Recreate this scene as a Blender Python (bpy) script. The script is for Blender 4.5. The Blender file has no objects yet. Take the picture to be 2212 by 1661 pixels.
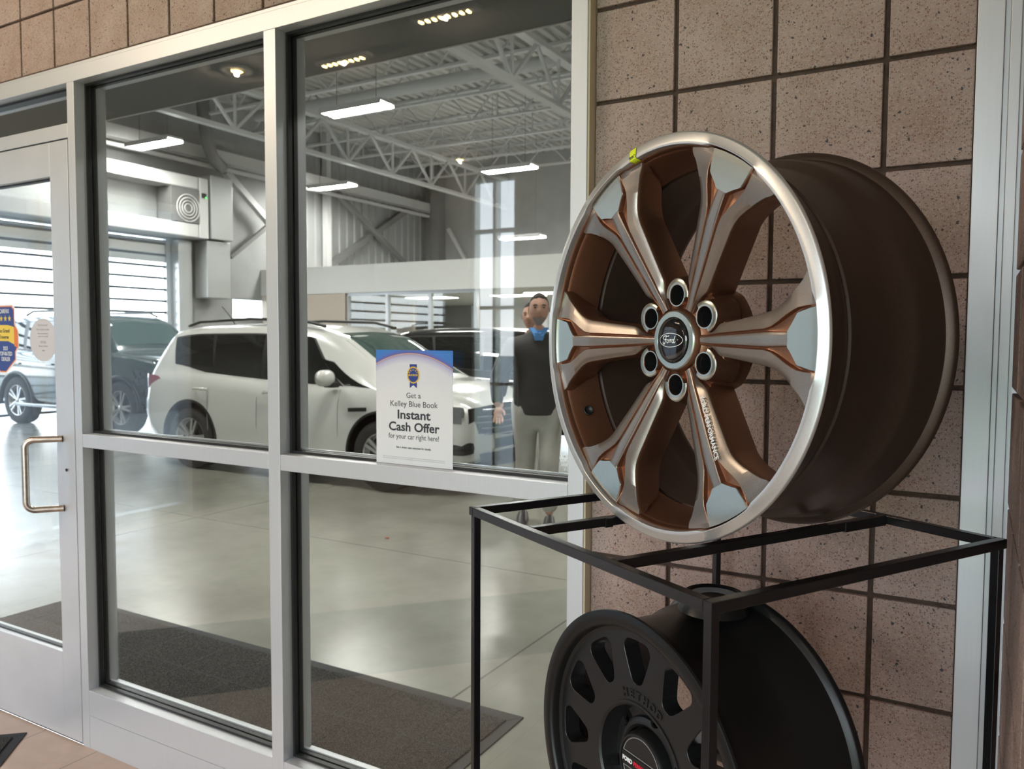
import bpy, bmesh, math, random
from mathutils import Vector, Matrix
random.seed(7)
D = bpy.data; SC = bpy.context.scene; COL = SC.collection
PI = math.pi

# ------------------------------------------------------------------ camera
F_PX, YAW, PITCH, ROLL = 1734.49, -0.5218, -0.0559, 0.0047
cam = D.cameras.new('camera'); cam.sensor_width = 36.0; cam.lens = 36.0*F_PX/2212.0
cam.clip_start = 0.02; cam.clip_end = 300
cam.dof.use_dof = True; cam.dof.focus_distance = 1.35; cam.dof.aperture_fstop = 9.0
co = D.objects.new('camera', cam); COL.objects.link(co); SC.camera = co
_f = Vector((math.sin(YAW)*math.cos(PITCH), math.cos(YAW)*math.cos(PITCH), math.sin(PITCH)))
_r = Vector((math.cos(YAW), -math.sin(YAW), 0)); _u = _r.cross(_f)
_r2 = _r*math.cos(ROLL)+_u*math.sin(ROLL); _u2 = -_r*math.sin(ROLL)+_u*math.cos(ROLL)
_m = Matrix((_r2, _u2, -_f)).transposed().to_4x4(); _m.translation = Vector((0.769, -1.6729, 1.4366))
co.matrix_world = _m

# ------------------------------------------------------------------ view + world
SC.view_settings.view_transform = 'Standard'; SC.view_settings.look = 'None'
SC.view_settings.exposure = 0.0; SC.view_settings.gamma = 1.0
SC.view_settings.use_curve_mapping = False
SC.cycles.use_denoising = True; SC.cycles.use_adaptive_sampling = True; SC.cycles.adaptive_threshold = 0.06; SC.cycles.adaptive_min_samples = 16
SC.cycles.max_bounces = 7; SC.cycles.diffuse_bounces = 3; SC.cycles.glossy_bounces = 4
SC.cycles.transparent_max_bounces = 12; SC.cycles.sample_clamp_indirect = 6.0
SC.cycles.caustics_reflective = False; SC.cycles.caustics_refractive = False
W = D.worlds.new('overcast_sky'); SC.world = W; W.use_nodes = True
nt = W.node_tree; bg = nt.nodes['Background']
tc = nt.nodes.new('ShaderNodeTexCoord'); sx = nt.nodes.new('ShaderNodeSeparateXYZ'); cr = nt.nodes.new('ShaderNodeValToRGB')
nt.links.new(tc.outputs['Generated'], sx.inputs[0]); nt.links.new(sx.outputs['Z'], cr.inputs[0]); nt.links.new(cr.outputs[0], bg.inputs[0])
cr.color_ramp.elements[0].position = 0.0; cr.color_ramp.elements[0].color = (0.90, 0.95, 1.0, 1)
cr.color_ramp.elements[1].position = 0.8; cr.color_ramp.elements[1].color = (0.62, 0.80, 1.0, 1)
bg.inputs[1].default_value = 9.0

# ------------------------------------------------------------------ tagging
def tag(o, label=None, cat=None, group=None, kind=None):
    if label: o['label'] = label
    if cat: o['category'] = cat
    if group: o['group'] = group
    if kind: o['kind'] = kind
    return o
def empty(name, loc=(0, 0, 0), rz=0.0, mat=None, parent=None):
    o = D.objects.new(name, None); o.empty_display_size = 0.1; COL.objects.link(o)
    if mat is not None: o.matrix_world = mat
    else: o.location = loc; o.rotation_euler = (0, 0, rz)
    if parent: o.parent = parent
    return o

# ------------------------------------------------------------------ materials
MATS = {}
def mat(name, col=(0.5, 0.5, 0.5), rough=0.5, metal=0.0, spec=0.5, coat=0.0, emit=None, es=0.0, alpha=None):
    if name in MATS: return MATS[name]
    m = D.materials.new(name); m.use_nodes = True; b = m.node_tree.nodes['Principled BSDF']
    b.inputs['Base Color'].default_value = (*col, 1); b.inputs['Roughness'].default_value = rough
    b.inputs['Metallic'].default_value = metal; b.inputs['Specular IOR Level'].default_value = spec
    b.inputs['Coat Weight'].default_value = coat; b.inputs['Coat Roughness'].default_value = 0.08
    if emit: b.inputs['Emission Color'].default_value = (*emit, 1); b.inputs['Emission Strength'].default_value = es
    MATS[name] = m; return m
def N(m, t, **kw):
    n = m.node_tree.nodes.new(t)
    for k, v in kw.items(): setattr(n, k, v)
    return n
def L(m, a, b): m.node_tree.links.new(a, b)
def noise_var(m, scale=30, amt=0.15, bump=0.0, bscale=None, detail=4, coord='Object', rough_amt=0.0, stretch=None):
    """multiply the base colour by a soft procedural noise and add bump"""
    b = m.node_tree.nodes['Principled BSDF']; base = tuple(b.inputs['Base Color'].default_value)
    tcn = N(m, 'ShaderNodeTexCoord'); src = tcn.outputs[coord]
    if stretch:
        mp = N(m, 'ShaderNodeMapping'); mp.inputs['Scale'].default_value = stretch; L(m, src, mp.inputs[0]); src = mp.outputs[0]
    nz = N(m, 'ShaderNodeTexNoise'); nz.inputs['Scale'].default_value = scale; nz.inputs['Detail'].default_value = detail
    L(m, src, nz.inputs['Vector'])
    rp = N(m, 'ShaderNodeValToRGB'); rp.color_ramp.elements[0].position = 0.3; rp.color_ramp.elements[1].position = 0.7
    lo = tuple(c*(1-amt) for c in base[:3]); hi = tuple(min(1, c*(1+amt)) for c in base[:3])
    rp.color_ramp.elements[0].color = (*lo, 1); rp.color_ramp.elements[1].color = (*hi, 1)
    L(m, nz.outputs['Fac'], rp.inputs[0]); L(m, rp.outputs[0], b.inputs['Base Color'])
    if rough_amt:
        mr = N(m, 'ShaderNodeMapRange'); r0 = b.inputs['Roughness'].default_value
        mr.inputs['To Min'].default_value = max(0.02, r0-rough_amt); mr.inputs['To Max'].default_value = r0+rough_amt
        L(m, nz.outputs['Fac'], mr.inputs['Value']); L(m, mr.outputs[0], b.inputs['Roughness'])
    if bump:
        n2 = N(m, 'ShaderNodeTexNoise'); n2.inputs['Scale'].default_value = bscale or scale*4; n2.inputs['Detail'].default_value = 3
        L(m, src, n2.inputs['Vector']); bp = N(m, 'ShaderNodeBump'); bp.inputs['Strength'].default_value = bump; bp.inputs['Distance'].default_value = 0.002
        L(m, n2.outputs['Fac'], bp.inputs['Height']); L(m, bp.outputs[0], b.inputs['Normal'])
    return m

M_alu = noise_var(mat('satin_aluminium', (0.63, 0.645, 0.665), 0.42, 0.45), 6, 0.015, 0.0, stretch=(40, 40, 1))
M_alu_d = noise_var(mat('door_aluminium', (0.64, 0.65, 0.67), 0.42, 0.5), 3, 0.08)
M_gasket = mat('black_gasket', (0.012, 0.012, 0.012), 0.45)
M_caulk = mat('yellowed_caulk', (0.68, 0.58, 0.40), 0.8)
M_rack = noise_var(mat('black_powder_coat', (0.005, 0.005, 0.006), 0.28, 0.0, 0.5), 60, 0.2, 0.05, 400)
M_bronze = noise_var(mat('bronze_paint', (0.31, 0.158, 0.097), 0.37, 0.90), 900, 0.18, 0.02, 1500)
M_spoke = noise_var(mat('bronze_lit_facet', (0.335, 0.295, 0.26), 0.34, 0.92), 900, 0.12, 0.02, 1500)  # greyer copy of the bronze: reflected brightness on the facets put into the colour
M_barrel = noise_var(mat('dark_bronze_barrel', (0.075, 0.050, 0.038), 0.42, 0.6), 300, 0.1)
M_mach = noise_var(mat('machined_silver', (0.50, 0.52, 0.46), 0.24, 0.95), 500, 0.05)
M_lip = noise_var(mat('silver_lip', (0.70, 0.70, 0.69), 0.36, 0.8), 500, 0.04)
M_black_gloss = mat('gloss_black', (0.006, 0.006, 0.007), 0.06, 0.0, 0.6, 0.6)
M_white_print = mat('white_print', (0.85, 0.85, 0.85), 0.35)
M_chrome = mat('chrome', (0.85, 0.85, 0.85), 0.12, 1.0)
M_mblack = noise_var(mat('matte_black_wheel', (0.009, 0.009, 0.0095), 0.36, 0.0, 0.45), 200, 0.15, 0.05, 900)
M_mblack_b = mat('satin_black_barrel', (0.007, 0.007, 0.007), 0.36, 0.0, 0.35)
M_grey_line = mat('grey_line', (0.22, 0.22, 0.22), 0.4)
M_red = mat('red_print', (0.75, 0.02, 0.05), 0.4)
M_yellow = mat('yellow_sticker', (0.80, 0.90, 0.03), 0.5)
M_handle = noise_var(mat('worn_bronze_steel', (0.60, 0.52, 0.46), 0.30, 1.0), 60, 0.15, rough_amt=0.08)
M_paper = mat('white_paper', (0.78, 0.78, 0.79), 0.55)
M_ink = mat('dark_ink', (0.03, 0.033, 0.04), 0.5)
M_greyink = mat('grey_ink', (0.35, 0.35, 0.36), 0.6)
M_navy = mat('navy_print', (0.02, 0.05, 0.25), 0.4)
M_gold = mat('gold_print', (0.75, 0.48, 0.05), 0.4)
M_orange = mat('orange_print', (0.80, 0.20, 0.03), 0.4)
M_yel2 = mat('amber_print', (0.85, 0.60, 0.05), 0.4)
M_lilac = mat('lilac_white_vinyl', (0.62, 0.60, 0.64), 0.6)
M_lil_ink = mat('lilac_ink', (0.40, 0.38, 0.43), 0.6)
M_bulk = mat('white_drywall', (0.80, 0.79, 0.77), 0.8)
M_beige = mat('beige_drywall', (0.58, 0.50, 0.42), 0.8)
M_steel_w = mat('white_steel_paint', (0.82, 0.82, 0.82), 0.5)
M_steel_g = mat('grey_steel_paint', (0.22, 0.22, 0.22), 0.5)
M_deck = mat('galvanised_deck', (0.72, 0.71, 0.68), 0.5, 0.0)
M_wallg = noise_var(mat('grey_wall_panel', (0.42, 0.43, 0.43), 0.6), 2, 0.08)
M_soffit = mat('grey_soffit', (0.13, 0.135, 0.13), 0.7)
M_ceil = mat('ceiling_tile', (0.17, 0.16, 0.15), 0.85)
M_galv = mat('galvanised_duct', (0.62, 0.64, 0.64), 0.35, 0.6)
M_tube = mat('lamp_tube', (1, 1, 1), 0.4, emit=(1.0, 0.99, 0.93), es=135.0)
M_warm = mat('warm_lamp', (1, 1, 1), 0.4, emit=(1.0, 0.72, 0.30), es=60.0)
M_ledg = mat('green_led', (0, 0.2, 0), 0.4, emit=(0.1, 1, 0.2), es=4)
M_grass = noise_var(mat('lawn', (0.10, 0.30, 0.03), 0.9), 3, 0.3)
M_outg = noise_var(mat('outdoor_concrete', (0.32, 0.32, 0.31), 0.9), 1, 0.1)

def glass_mat(name, tint=(0.96, 0.975, 0.965), ior=1.5, boost=1.0):
    m = D.materials.new(name); m.use_nodes = True; t = m.node_tree; t.nodes.remove(t.nodes['Principled BSDF'])
    out = t.nodes['Material Output']; tr = N(m, 'ShaderNodeBsdfTransparent'); tr.inputs[0].default_value = (*tint, 1)
    gl = N(m, 'ShaderNodeBsdfGlossy'); gl.inputs['Roughness'].default_value = 0.0; gl.inputs[0].default_value = (boost, boost, boost, 1)
    mx = N(m, 'ShaderNodeMixShader'); geo = N(m, 'ShaderNodeNewGeometry')
    dt = N(m, 'ShaderNodeVectorMath', operation='DOT_PRODUCT'); L(m, geo.outputs['Incoming'], dt.inputs[0]); L(m, geo.outputs['Normal'], dt.inputs[1])
    ab = N(m, 'ShaderNodeMath', operation='ABSOLUTE'); L(m, dt.outputs['Value'], ab.inputs[0])
    on = N(m, 'ShaderNodeMath', operation='SUBTRACT'); on.inputs[0].default_value = 1.0; L(m, ab.outputs[0], on.inputs[1])
    pw_ = N(m, 'ShaderNodeMath', operation='POWER'); pw_.inputs[1].default_value = 5.0; L(m, on.outputs[0], pw_.inputs[0])
    fr = N(m, 'ShaderNodeMath', operation='MULTIPLY_ADD'); fr.inputs[1].default_value = 0.96; fr.inputs[2].default_value = 0.04; L(m, pw_.outputs[0], fr.inputs[0])
    L(m, fr.outputs[0], mx.inputs[0]); L(m, tr.outputs[0], mx.inputs[1]); L(m, gl.outputs[0], mx.inputs[2]); L(m, mx.outputs[0], out.inputs[0])
    MATS[name] = m; return m
M_glass = glass_mat('clear_window_glass', ior=1.5)
M_cglass = mat('dark_car_glass', (0.008, 0.010, 0.010), 0.03, 0.0, 0.8)
M_cglass2 = mat('clear_car_glass', (0.05, 0.09, 0.08), 0.03, 0.0, 0.9)

def block_material(name, base, rough_bump=0.5):
    m = D.materials.new(name); m.use_nodes = True; b = m.node_tree.nodes['Principled BSDF']; b.inputs['Roughness'].default_value = 0.75
    b.inputs['Specular IOR Level'].default_value = 0.3
    tcn = N(m, 'ShaderNodeTexCoord'); src = tcn.outputs['Object']
    n1 = N(m, 'ShaderNodeTexNoise'); n1.inputs['Scale'].default_value = 9; n1.inputs['Detail'].default_value = 5; L(m, src, n1.inputs['Vector'])
    r1 = N(m, 'ShaderNodeValToRGB'); L(m, n1.outputs['Fac'], r1.inputs[0])
    r1.color_ramp.elements[0].position = 0.3; r1.color_ramp.elements[1].position = 0.72
    r1.color_ramp.elements[0].color = (base[0]*0.86, base[1]*0.80, base[2]*0.77, 1); r1.color_ramp.elements[1].color = (base[0]*1.10, base[1]*1.12, base[2]*1.16, 1)
    def speck(scale, lo, hi, col, prev, rnd=1.0, fac=1.0):
        # distort the coordinates so the chips are irregular
        nn = N(m, 'ShaderNodeTexNoise'); nn.inputs['Scale'].default_value = scale*1.1; L(m, src, nn.inputs['Vector'])
        mxv = N(m, 'ShaderNodeMix', data_type='VECTOR'); mxv.inputs[0].default_value = 0.012*100/scale
        L(m, src, mxv.inputs[4]); L(m, nn.outputs['Color'], mxv.inputs[5])
        v = N(m, 'ShaderNodeTexVoronoi'); v.inputs['Scale'].default_value = scale; v.inputs['Randomness'].default_value = rnd; L(m, mxv.outputs[1], v.inputs['Vector'])
        sp = N(m, 'ShaderNodeSeparateColor'); L(m, v.outputs['Color'], sp.inputs[0])
        a = N(m, 'ShaderNodeMath', operation='GREATER_THAN'); a.inputs[1].default_value = lo; L(m, sp.outputs[0], a.inputs[0])
        d = N(m, 'ShaderNodeMath', operation='LESS_THAN'); d.inputs[1].default_value = hi; L(m, v.outputs['Distance'], d.inputs[0])
        mu = N(m, 'ShaderNodeMath', operation='MULTIPLY'); L(m, a.outputs[0], mu.inputs[0]); L(m, d.outputs[0], mu.inputs[1])
        mf = N(m, 'ShaderNodeMath', operation='MULTIPLY'); mf.inputs[1].default_value = fac; L(m, mu.outputs[0], mf.inputs[0])
        mx = N(m, 'ShaderNodeMix', data_type='RGBA'); L(m, mf.outputs[0], mx.inputs[0]); L(m, prev, mx.inputs[6]); mx.inputs[7].default_value = (*col, 1)
        return mx.outputs[2]
    c = speck(330, 0.50, 0.45, (base[0]*1.45, base[1]*1.4, base[2]*1.35), r1.outputs[0], fac=0.5)
    c = speck(290, 0.68, 0.42, (base[0]*0.42, base[1]*0.36, base[2]*0.34), c, fac=0.8)
    c = speck(150, 0.88, 0.34, (0.42, 0.38, 0.34), c, fac=0.7)
    c = speck(170, 0.90, 0.33, (0.26, 0.09, 0.06), c, fac=0.6)
    c = speck(120, 0.93, 0.30, (0.05, 0.05, 0.06), c, fac=0.9)
    L(m, c, b.inputs['Base Color'])
    n2 = N(m, 'ShaderNodeTexNoise'); n2.inputs['Scale'].default_value = 260; n2.inputs['Detail'].default_value = 4; L(m, src, n2.inputs['Vector'])
    bp = N(m, 'ShaderNodeBump'); bp.inputs['Strength'].default_value = rough_bump; bp.inputs['Distance'].default_value = 0.0015
    L(m, n2.outputs['Fac'], bp.inputs['Height']); L(m, bp.outputs[0], b.inputs['Normal'])
    MATS[name] = m; return m
M_block = block_material('split_face_block', (0.40, 0.305, 0.265))
M_mortar = noise_var(mat('brown_mortar', (0.095, 0.06, 0.045), 0.9), 60, 0.25, 0.3, 300)

def floor_material():
    m = mat('polished_concrete', (0.36, 0.355, 0.31), 0.22, 0.0, 0.6); b = m.node_tree.nodes['Principled BSDF']
    tcn = N(m, 'ShaderNodeTexCoord'); src = tcn.outputs['Object']
    n1 = N(m, 'ShaderNodeTexNoise'); n1.inputs['Scale'].default_value = 0.9; n1.inputs['Detail'].default_value = 8; n1.inputs['Roughness'].default_value = 0.65; L(m, src, n1.inputs['Vector'])
    r = N(m, 'ShaderNodeValToRGB'); r.color_ramp.elements[0].position = 0.28; r.color_ramp.elements[0].color = (0.205, 0.20, 0.165, 1)
    r.color_ramp.elements[1].position = 0.72; r.color_ramp.elements[1].color = (0.36, 0.355, 0.305, 1); L(m, n1.outputs['Fac'], r.inputs[0])
    sx_ = N(m, 'ShaderNodeSeparateXYZ'); L(m, src, sx_.inputs[0])
    def joint(sock, period, off):
        a = N(m, 'ShaderNodeMath', operation='ADD'); a.inputs[1].default_value = off; L(m, sock, a.inputs[0])
        md = N(m, 'ShaderNodeMath', operation='PINGPONG'); md.inputs[1].default_value = period/2; L(m, a.outputs[0], md.inputs[0])
        lt = N(m, 'ShaderNodeMath', operation='LESS_THAN'); lt.inputs[1].default_value = 0.006; L(m, md.outputs[0], lt.inputs[0]); return lt.outputs[0]
    mxm = N(m, 'ShaderNodeMath', operation='MAXIMUM'); L(m, joint(sx_.outputs['X'], 3.6, 1.0), mxm.inputs[0]); L(m, joint(sx_.outputs['Y'], 3.0, -2.6), mxm.inputs[1])
    mx = N(m, 'ShaderNodeMix', data_type='RGBA'); L(m, mxm.outputs[0], mx.inputs[0]); L(m, r.outputs[0], mx.inputs[6]); mx.inputs[7].default_value = (0.14, 0.13, 0.115, 1)
    L(m, mx.outputs[2], b.inputs['Base Color'])
    n2 = N(m, 'ShaderNodeTexNoise'); n2.inputs['Scale'].default_value = 3.5; n2.inputs['Detail'].default_value = 6; L(m, src, n2.inputs['Vector'])
    mr = N(m, 'ShaderNodeMapRange'); mr.inputs['From Min'].default_value = 0.3; mr.inputs['From Max'].default_value = 0.7
    mr.inputs['To Min'].default_value = 0.20; mr.inputs['To Max'].default_value = 0.27
    L(m, n2.outputs['Fac'], mr.inputs['Value']); L(m, mr.outputs[0], b.inputs['Roughness'])
    bp = N(m, 'ShaderNodeBump'); bp.inputs['Strength'].default_value = 0.04; bp.inputs['Distance'].default_value = 0.004
    L(m, n2.outputs['Fac'], bp.inputs['Height']); L(m, bp.outputs[0], b.inputs['Normal'])
    return m
M_floor = floor_material()
def tile_material():
    m = mat('tan_floor_tile', (0.62, 0.46, 0.36), 0.45); b = m.node_tree.nodes['Principled BSDF']
    tcn = N(m, 'ShaderNodeTexCoord'); mp = N(m, 'ShaderNodeMapping'); mp.inputs['Location'].default_value = (0.305*7+0.0, 0.03, 0); L(m, tcn.outputs['Object'], mp.inputs[0])
    br = N(m, 'ShaderNodeTexBrick'); br.offset = 0.0; br.inputs['Scale'].default_value = 1.0
    br.inputs['Brick Width'].default_value = 0.305; br.inputs['Row Height'].default_value = 0.305; br.inputs['Mortar Size'].default_value = 0.0015
    br.inputs['Color1'].default_value = (0.62, 0.455, 0.35, 1); br.inputs['Color2'].default_value = (0.58, 0.43, 0.335, 1); br.inputs['Mortar'].default_value = (0.16, 0.12, 0.10, 1)
    L(m, mp.outputs[0], br.inputs['Vector'])
    nz = N(m, 'ShaderNodeTexNoise'); nz.inputs['Scale'].default_value = 14; nz.inputs['Detail'].default_value = 6; L(m, tcn.outputs['Object'], nz.inputs['Vector'])
    mr = N(m, 'ShaderNodeMapRange'); mr.inputs['To Min'].default_value = 0.82; mr.inputs['To Max'].default_value = 1.15; L(m, nz.outputs['Fac'], mr.inputs['Value'])
    mx = N(m, 'ShaderNodeMix', data_type='RGBA', blend_type='MULTIPLY'); mx.inputs[0].default_value = 1; L(m, br.outputs['Color'], mx.inputs[6]); L(m, mr.outputs[0], mx.inputs[7])
    L(m, mx.outputs[2], b.inputs['Base Color']); return m
M_tile = tile_material()
def mat_tile_material():
    m = mat('charcoal_entry_mat', (0.04, 0.037, 0.034), 0.95, 0, 0.2); b = m.node_tree.nodes['Principled BSDF']
    tcn = N(m, 'ShaderNodeTexCoord'); nz = N(m, 'ShaderNodeTexNoise'); nz.inputs['Scale'].default_value = 220; nz.inputs['Detail'].default_value = 3; L(m, tcn.outputs['Object'], nz.inputs['Vector'])
    r = N(m, 'ShaderNodeValToRGB'); r.color_ramp.elements[0].position = 0.42; r.color_ramp.elements[0].color = (0.022, 0.020, 0.018, 1)
    r.color_ramp.elements[1].position = 0.75; r.color_ramp.elements[1].color = (0.13, 0.12, 0.11, 1); L(m, nz.outputs['Fac'], r.inputs[0]); L(m, r.outputs[0], b.inputs['Base Color'])
    bp = N(m, 'ShaderNodeBump'); bp.inputs['Strength'].default_value = 0.6; bp.inputs['Distance'].default_value = 0.003; L(m, nz.outputs['Fac'], bp.inputs['Height']); L(m, bp.outputs[0], b.inputs['Normal'])
    return m
M_mat = mat_tile_material()
M_matedge = mat('black_mat_edging', (0.02, 0.02, 0.02), 0.7)

# ------------------------------------------------------------------ mesh builder
class MB:
    def __init__(s): s.v = []; s.f = []; s.mi = []; s.sm = []
    def add(s, vs, fs, mi=0, smooth=False):
        o = len(s.v); s.v += [tuple(v) for v in vs]
        for f in fs: s.f.append(tuple(i+o for i in f)); s.mi.append(mi); s.sm.append(smooth)
        return s
    def box(s, x0, x1, y0, y1, z0, z1, mi=0, bev=0.0):
        if bev <= 0:
            vs = [(x, y, z) for x in (x0, x1) for y in (y0, y1) for z in (z0, z1)]
            return s.add(vs, [(0, 1, 3, 2), (4, 6, 7, 5), (0, 4, 5, 1), (2, 3, 7, 6), (0, 2, 6, 4), (1, 5, 7, 3)], mi)
        bm = bmesh.new(); bmesh.ops.create_cube(bm, size=1)
        for v in bm.verts: v.co = Vector(((x0+x1)/2+v.co.x*(x1-x0), (y0+y1)/2+v.co.y*(y1-y0), (z0+z1)/2+v.co.z*(z1-z0)))
        bmesh.ops.bevel(bm, geom=bm.edges[:], offset=bev, segments=2, profile=0.5, affect='EDGES')
        bm.verts.index_update(); vs = [v.co[:] for v in bm.verts]; fs = [[v.index for v in f.verts] for f in bm.faces]; bm.free()
        return s.add(vs, fs, mi)
    def bar(s, p, q, w, h=None, mi=0, up=(0, 0, 1), bev=0.0):
        """rectangular bar from p to q, w across, h along 'up'"""
        p = Vector(p); q = Vector(q); h = h or w; d = (q-p); ln = d.length; d.normalize(); up = Vector(up)
        if abs(d.dot(up)) > 0.99: up = Vector((1, 0, 0))
        r = d.cross(up).normalized(); u = r.cross(d).normalized()
        t = MB().box(0, ln, -w/2, w/2, -h/2, h/2, bev=bev)
        return s.add([p+d*a+r*b+u*c for a, b, c in t.v], t.f, mi)
    def tube(s, pts, r, n=10, mi=0, caps=True, closed=False):
        pts = [Vector(p) for p in pts]; k = len(pts); rings = []; prev = None
        for i, p in enumerate(pts):
            if closed: d = pts[(i+1) % k]-pts[i-1]
            else: d = pts[min(i+1, k-1)]-pts[max(i-1, 0)]
            d.normalize()
            if prev is None: a = Vector((0, 0, 1)) if abs(d.z) < 0.9 else Vector((1, 0, 0)); u = d.cross(a).normalized()
            else: u = (prev-d*prev.dot(d)).normalized()
            prev = u; w = d.cross(u); rr = r[i] if isinstance(r, (list, tuple)) else r
            rings.append([p+(u*math.cos(2*PI*j/n)+w*math.sin(2*PI*j/n))*rr for j in range(n)])
        vs = [v for g in rings for v in g]; fs = []
        for i in range(k if closed else k-1):
            a = i*n; b = ((i+1) % k)*n
            for j in range(n): fs.append((a+j, a+(j+1) % n, b+(j+1) % n, b+j))
        s.add(vs, fs, mi, True)
        if caps and not closed: s.add(rings[0], [tuple(range(n))[::-1]], mi); s.add(rings[-1], [tuple(range(n))], mi)
        return s
    def lathe(s, prof, n=96, mi=0, cap0=False, cap1=False, smooth=True, a0=0.0, rmod=None):
        """revolve (r, z) about local Z; mi may be a list per segment"""
        k = len(prof); vs = []
        for j in range(n):
            t = a0+2*PI*j/n
            for (r, z) in prof:
                rr = r if rmod is None else rmod(r, z, t)
                vs.append((rr*math.cos(t), rr*math.sin(t), z))
        o = len(s.v); s.v += vs
        for j in range(n):
            a = j*k; b = ((j+1) % n)*k
            for i in range(k-1):
                s.f.append((o+a+i, o+b+i, o+b+i+1, o+a+i+1)); s.mi.append(mi[i] if isinstance(mi, list) else mi); s.sm.append(smooth)
        if cap0: s.f.append(tuple(o+j*k for j in range(n))[::-1]); s.mi.append(mi if not isinstance(mi, list) else mi[0]); s.sm.append(False)
        if cap1: s.f.append(tuple(o+j*k+k-1 for j in range(n))); s.mi.append(mi if not isinstance(mi, list) else mi[-1]); s.sm.append(False)
        return s
    def prism(s, poly, z0, z1, mi=0):
        n = len(poly); vs = [(x, y, z0) for x, y in poly]+[(x, y, z1) for x, y in poly]
        s.add(vs, [tuple(range(n))[::-1], tuple(range(n, 2*n))]+[(i, (i+1) % n, n+(i+1) % n, n+i) for i in range(n)], mi); return s
    def grid(s, rows, mi=0, smooth=True, closed=False):
        n = len(rows[0]); vs = [p for r in rows for p in r]; fs = []
        for i in range(len(rows)-1):
            for j in range(n if closed else n-1): fs.append((i*n+j, i*n+(j+1) % n, (i+1)*n+(j+1) % n, (i+1)*n+j))
        return s.add(vs, fs, mi, smooth)
    def xf(s, m, start=0):
        s.v = s.v[:start]+[tuple(m @ Vector(v)) for v in s.v[start:]]; return s
    def build(s, name, mats, parent=None, fix=True, auto=None, mtx=None):
        me = D.meshes.new(name); me.from_pydata(s.v, [], s.f)
        for m in (mats if isinstance(mats, (list, tuple)) else [mats]): me.materials.append(m)
        me.polygons.foreach_set('material_index', s.mi); me.polygons.foreach_set('use_smooth', s.sm); me.update()
        if fix:
            bm = bmesh.new(); bm.from_mesh(me); bmesh.ops.recalc_face_normals(bm, faces=bm.faces[:]); bm.to_mesh(me); bm.free()
        if auto is not None: me.set_sharp_from_angle(angle=math.radians(auto))
        o = D.objects.new(name, me); COL.objects.link(o)
        if parent: o.parent = parent
        if mtx is not None: o.matrix_local = mtx
        return o
def struct(o): o['kind'] = 'structure'; return o
def bake(o):
    """apply modifiers without operators"""
    bpy.context.view_layer.update(); dg = bpy.context.evaluated_depsgraph_get()
    me = D.meshes.new_from_object(o.evaluated_get(dg), depsgraph=dg); o.modifiers.clear(); o.data = me; return o
def boolean(o, cutters):
    for c in cutters:
        md = o.modifiers.new('cut', 'BOOLEAN'); md.object = c; md.operation = 'DIFFERENCE'; md.solver = 'EXACT'; md.material_mode = 'TRANSFER'
    bake(o)
    for c in cutters: D.objects.remove(c, do_unlink=True)
    return o
def text_mb(body, size, ext=0.0003, bold=0.0, shear=0.0, align='CENTER', sx=1.0, spacing=1.0):
    """text as mesh data lying in local XY, baseline origin"""
    cu = D.curves.new('text', 'FONT'); cu.body = body; cu.size = size; cu.extrude = ext; cu.offset = bold; cu.shear = shear
    cu.align_x = align; cu.space_character = spacing; cu.resolution_u = 3
    o = D.objects.new('text', cu); COL.objects.link(o); bpy.context.view_layer.update(); dg = bpy.context.evaluated_depsgraph_get()
    me = D.meshes.new_from_object(o.evaluated_get(dg)); mb = MB()
    mb.add([(v.co.x*sx, v.co.y, v.co.z) for v in me.vertices], [tuple(p.vertices) for p in me.polygons])
    D.objects.remove(o, do_unlink=True); D.curves.remove(cu); D.meshes.remove(me); return mb
def merge(dst, src, m=None, mi=0):
    dst.add([tuple(m @ Vector(v)) if m is not None else v for v in src.v], src.f, mi); return dst

# ------------------------------------------------------------------ entry room shell
MOD = 0.2032; Z1 = 1.962; JW = 0.0095; YF = -0.0345; YB = 0.08
RWX = 0.828
def block_panel(name, xs, zs, xf_, holes=()):
    """one mesh: mortar backing and raised blocks; xs/zs joint positions in a local plane, faces toward -Y"""
    mb = MB(); mb.box(xs[0], xs[-1], 0.011, 0.19, zs[0], zs[-1], 1)
    for i in range(len(xs)-1):
        for k in range(len(zs)-1):
            x0 = xs[i]+(JW/2 if i else 0.001); x1 = xs[i+1]-(JW/2 if i < len(xs)-2 else 0.001); z0 = zs[k]+JW/2; z1 = zs[k+1]-JW/2
            if x1-x0 < 0.01: continue
            off = random.uniform(-0.0008, 0.0008)
            mb.box(x0, x1, off, 0.03, z0, z1, 0, bev=0.0022)
    mb.xf(xf_); return struct(mb.build(name, [M_block, M_mortar]))
zs = [Z1-MOD*k for k in range(9, -7, -1)]; zs[0] = 0.0
zs = [z for z in zs if z <= 3.3]
block_panel('wall_back', [0.0185, MOD, 2*MOD, 3*MOD, 0.7555], zs, Matrix())
zh = [z for z in zs if z > 2.36]
wb2 = block_panel('wall_back_header', [-MOD*k for k in range(24, 0, -1)]+[0.0175], zh, Matrix()); wb2.name = 'wall_header'
# a short return at the corner, facing -X
yr = [-0.03-MOD*k for k in range(6, 0, -1)]+[-0.03]
rw = block_panel('wall_right', [-(y) for y in yr[::-1]], zs, Matrix.Translation((RWX, 0, 0)) @ Matrix.Rotation(-PI/2, 4, 'Z'))
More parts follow.
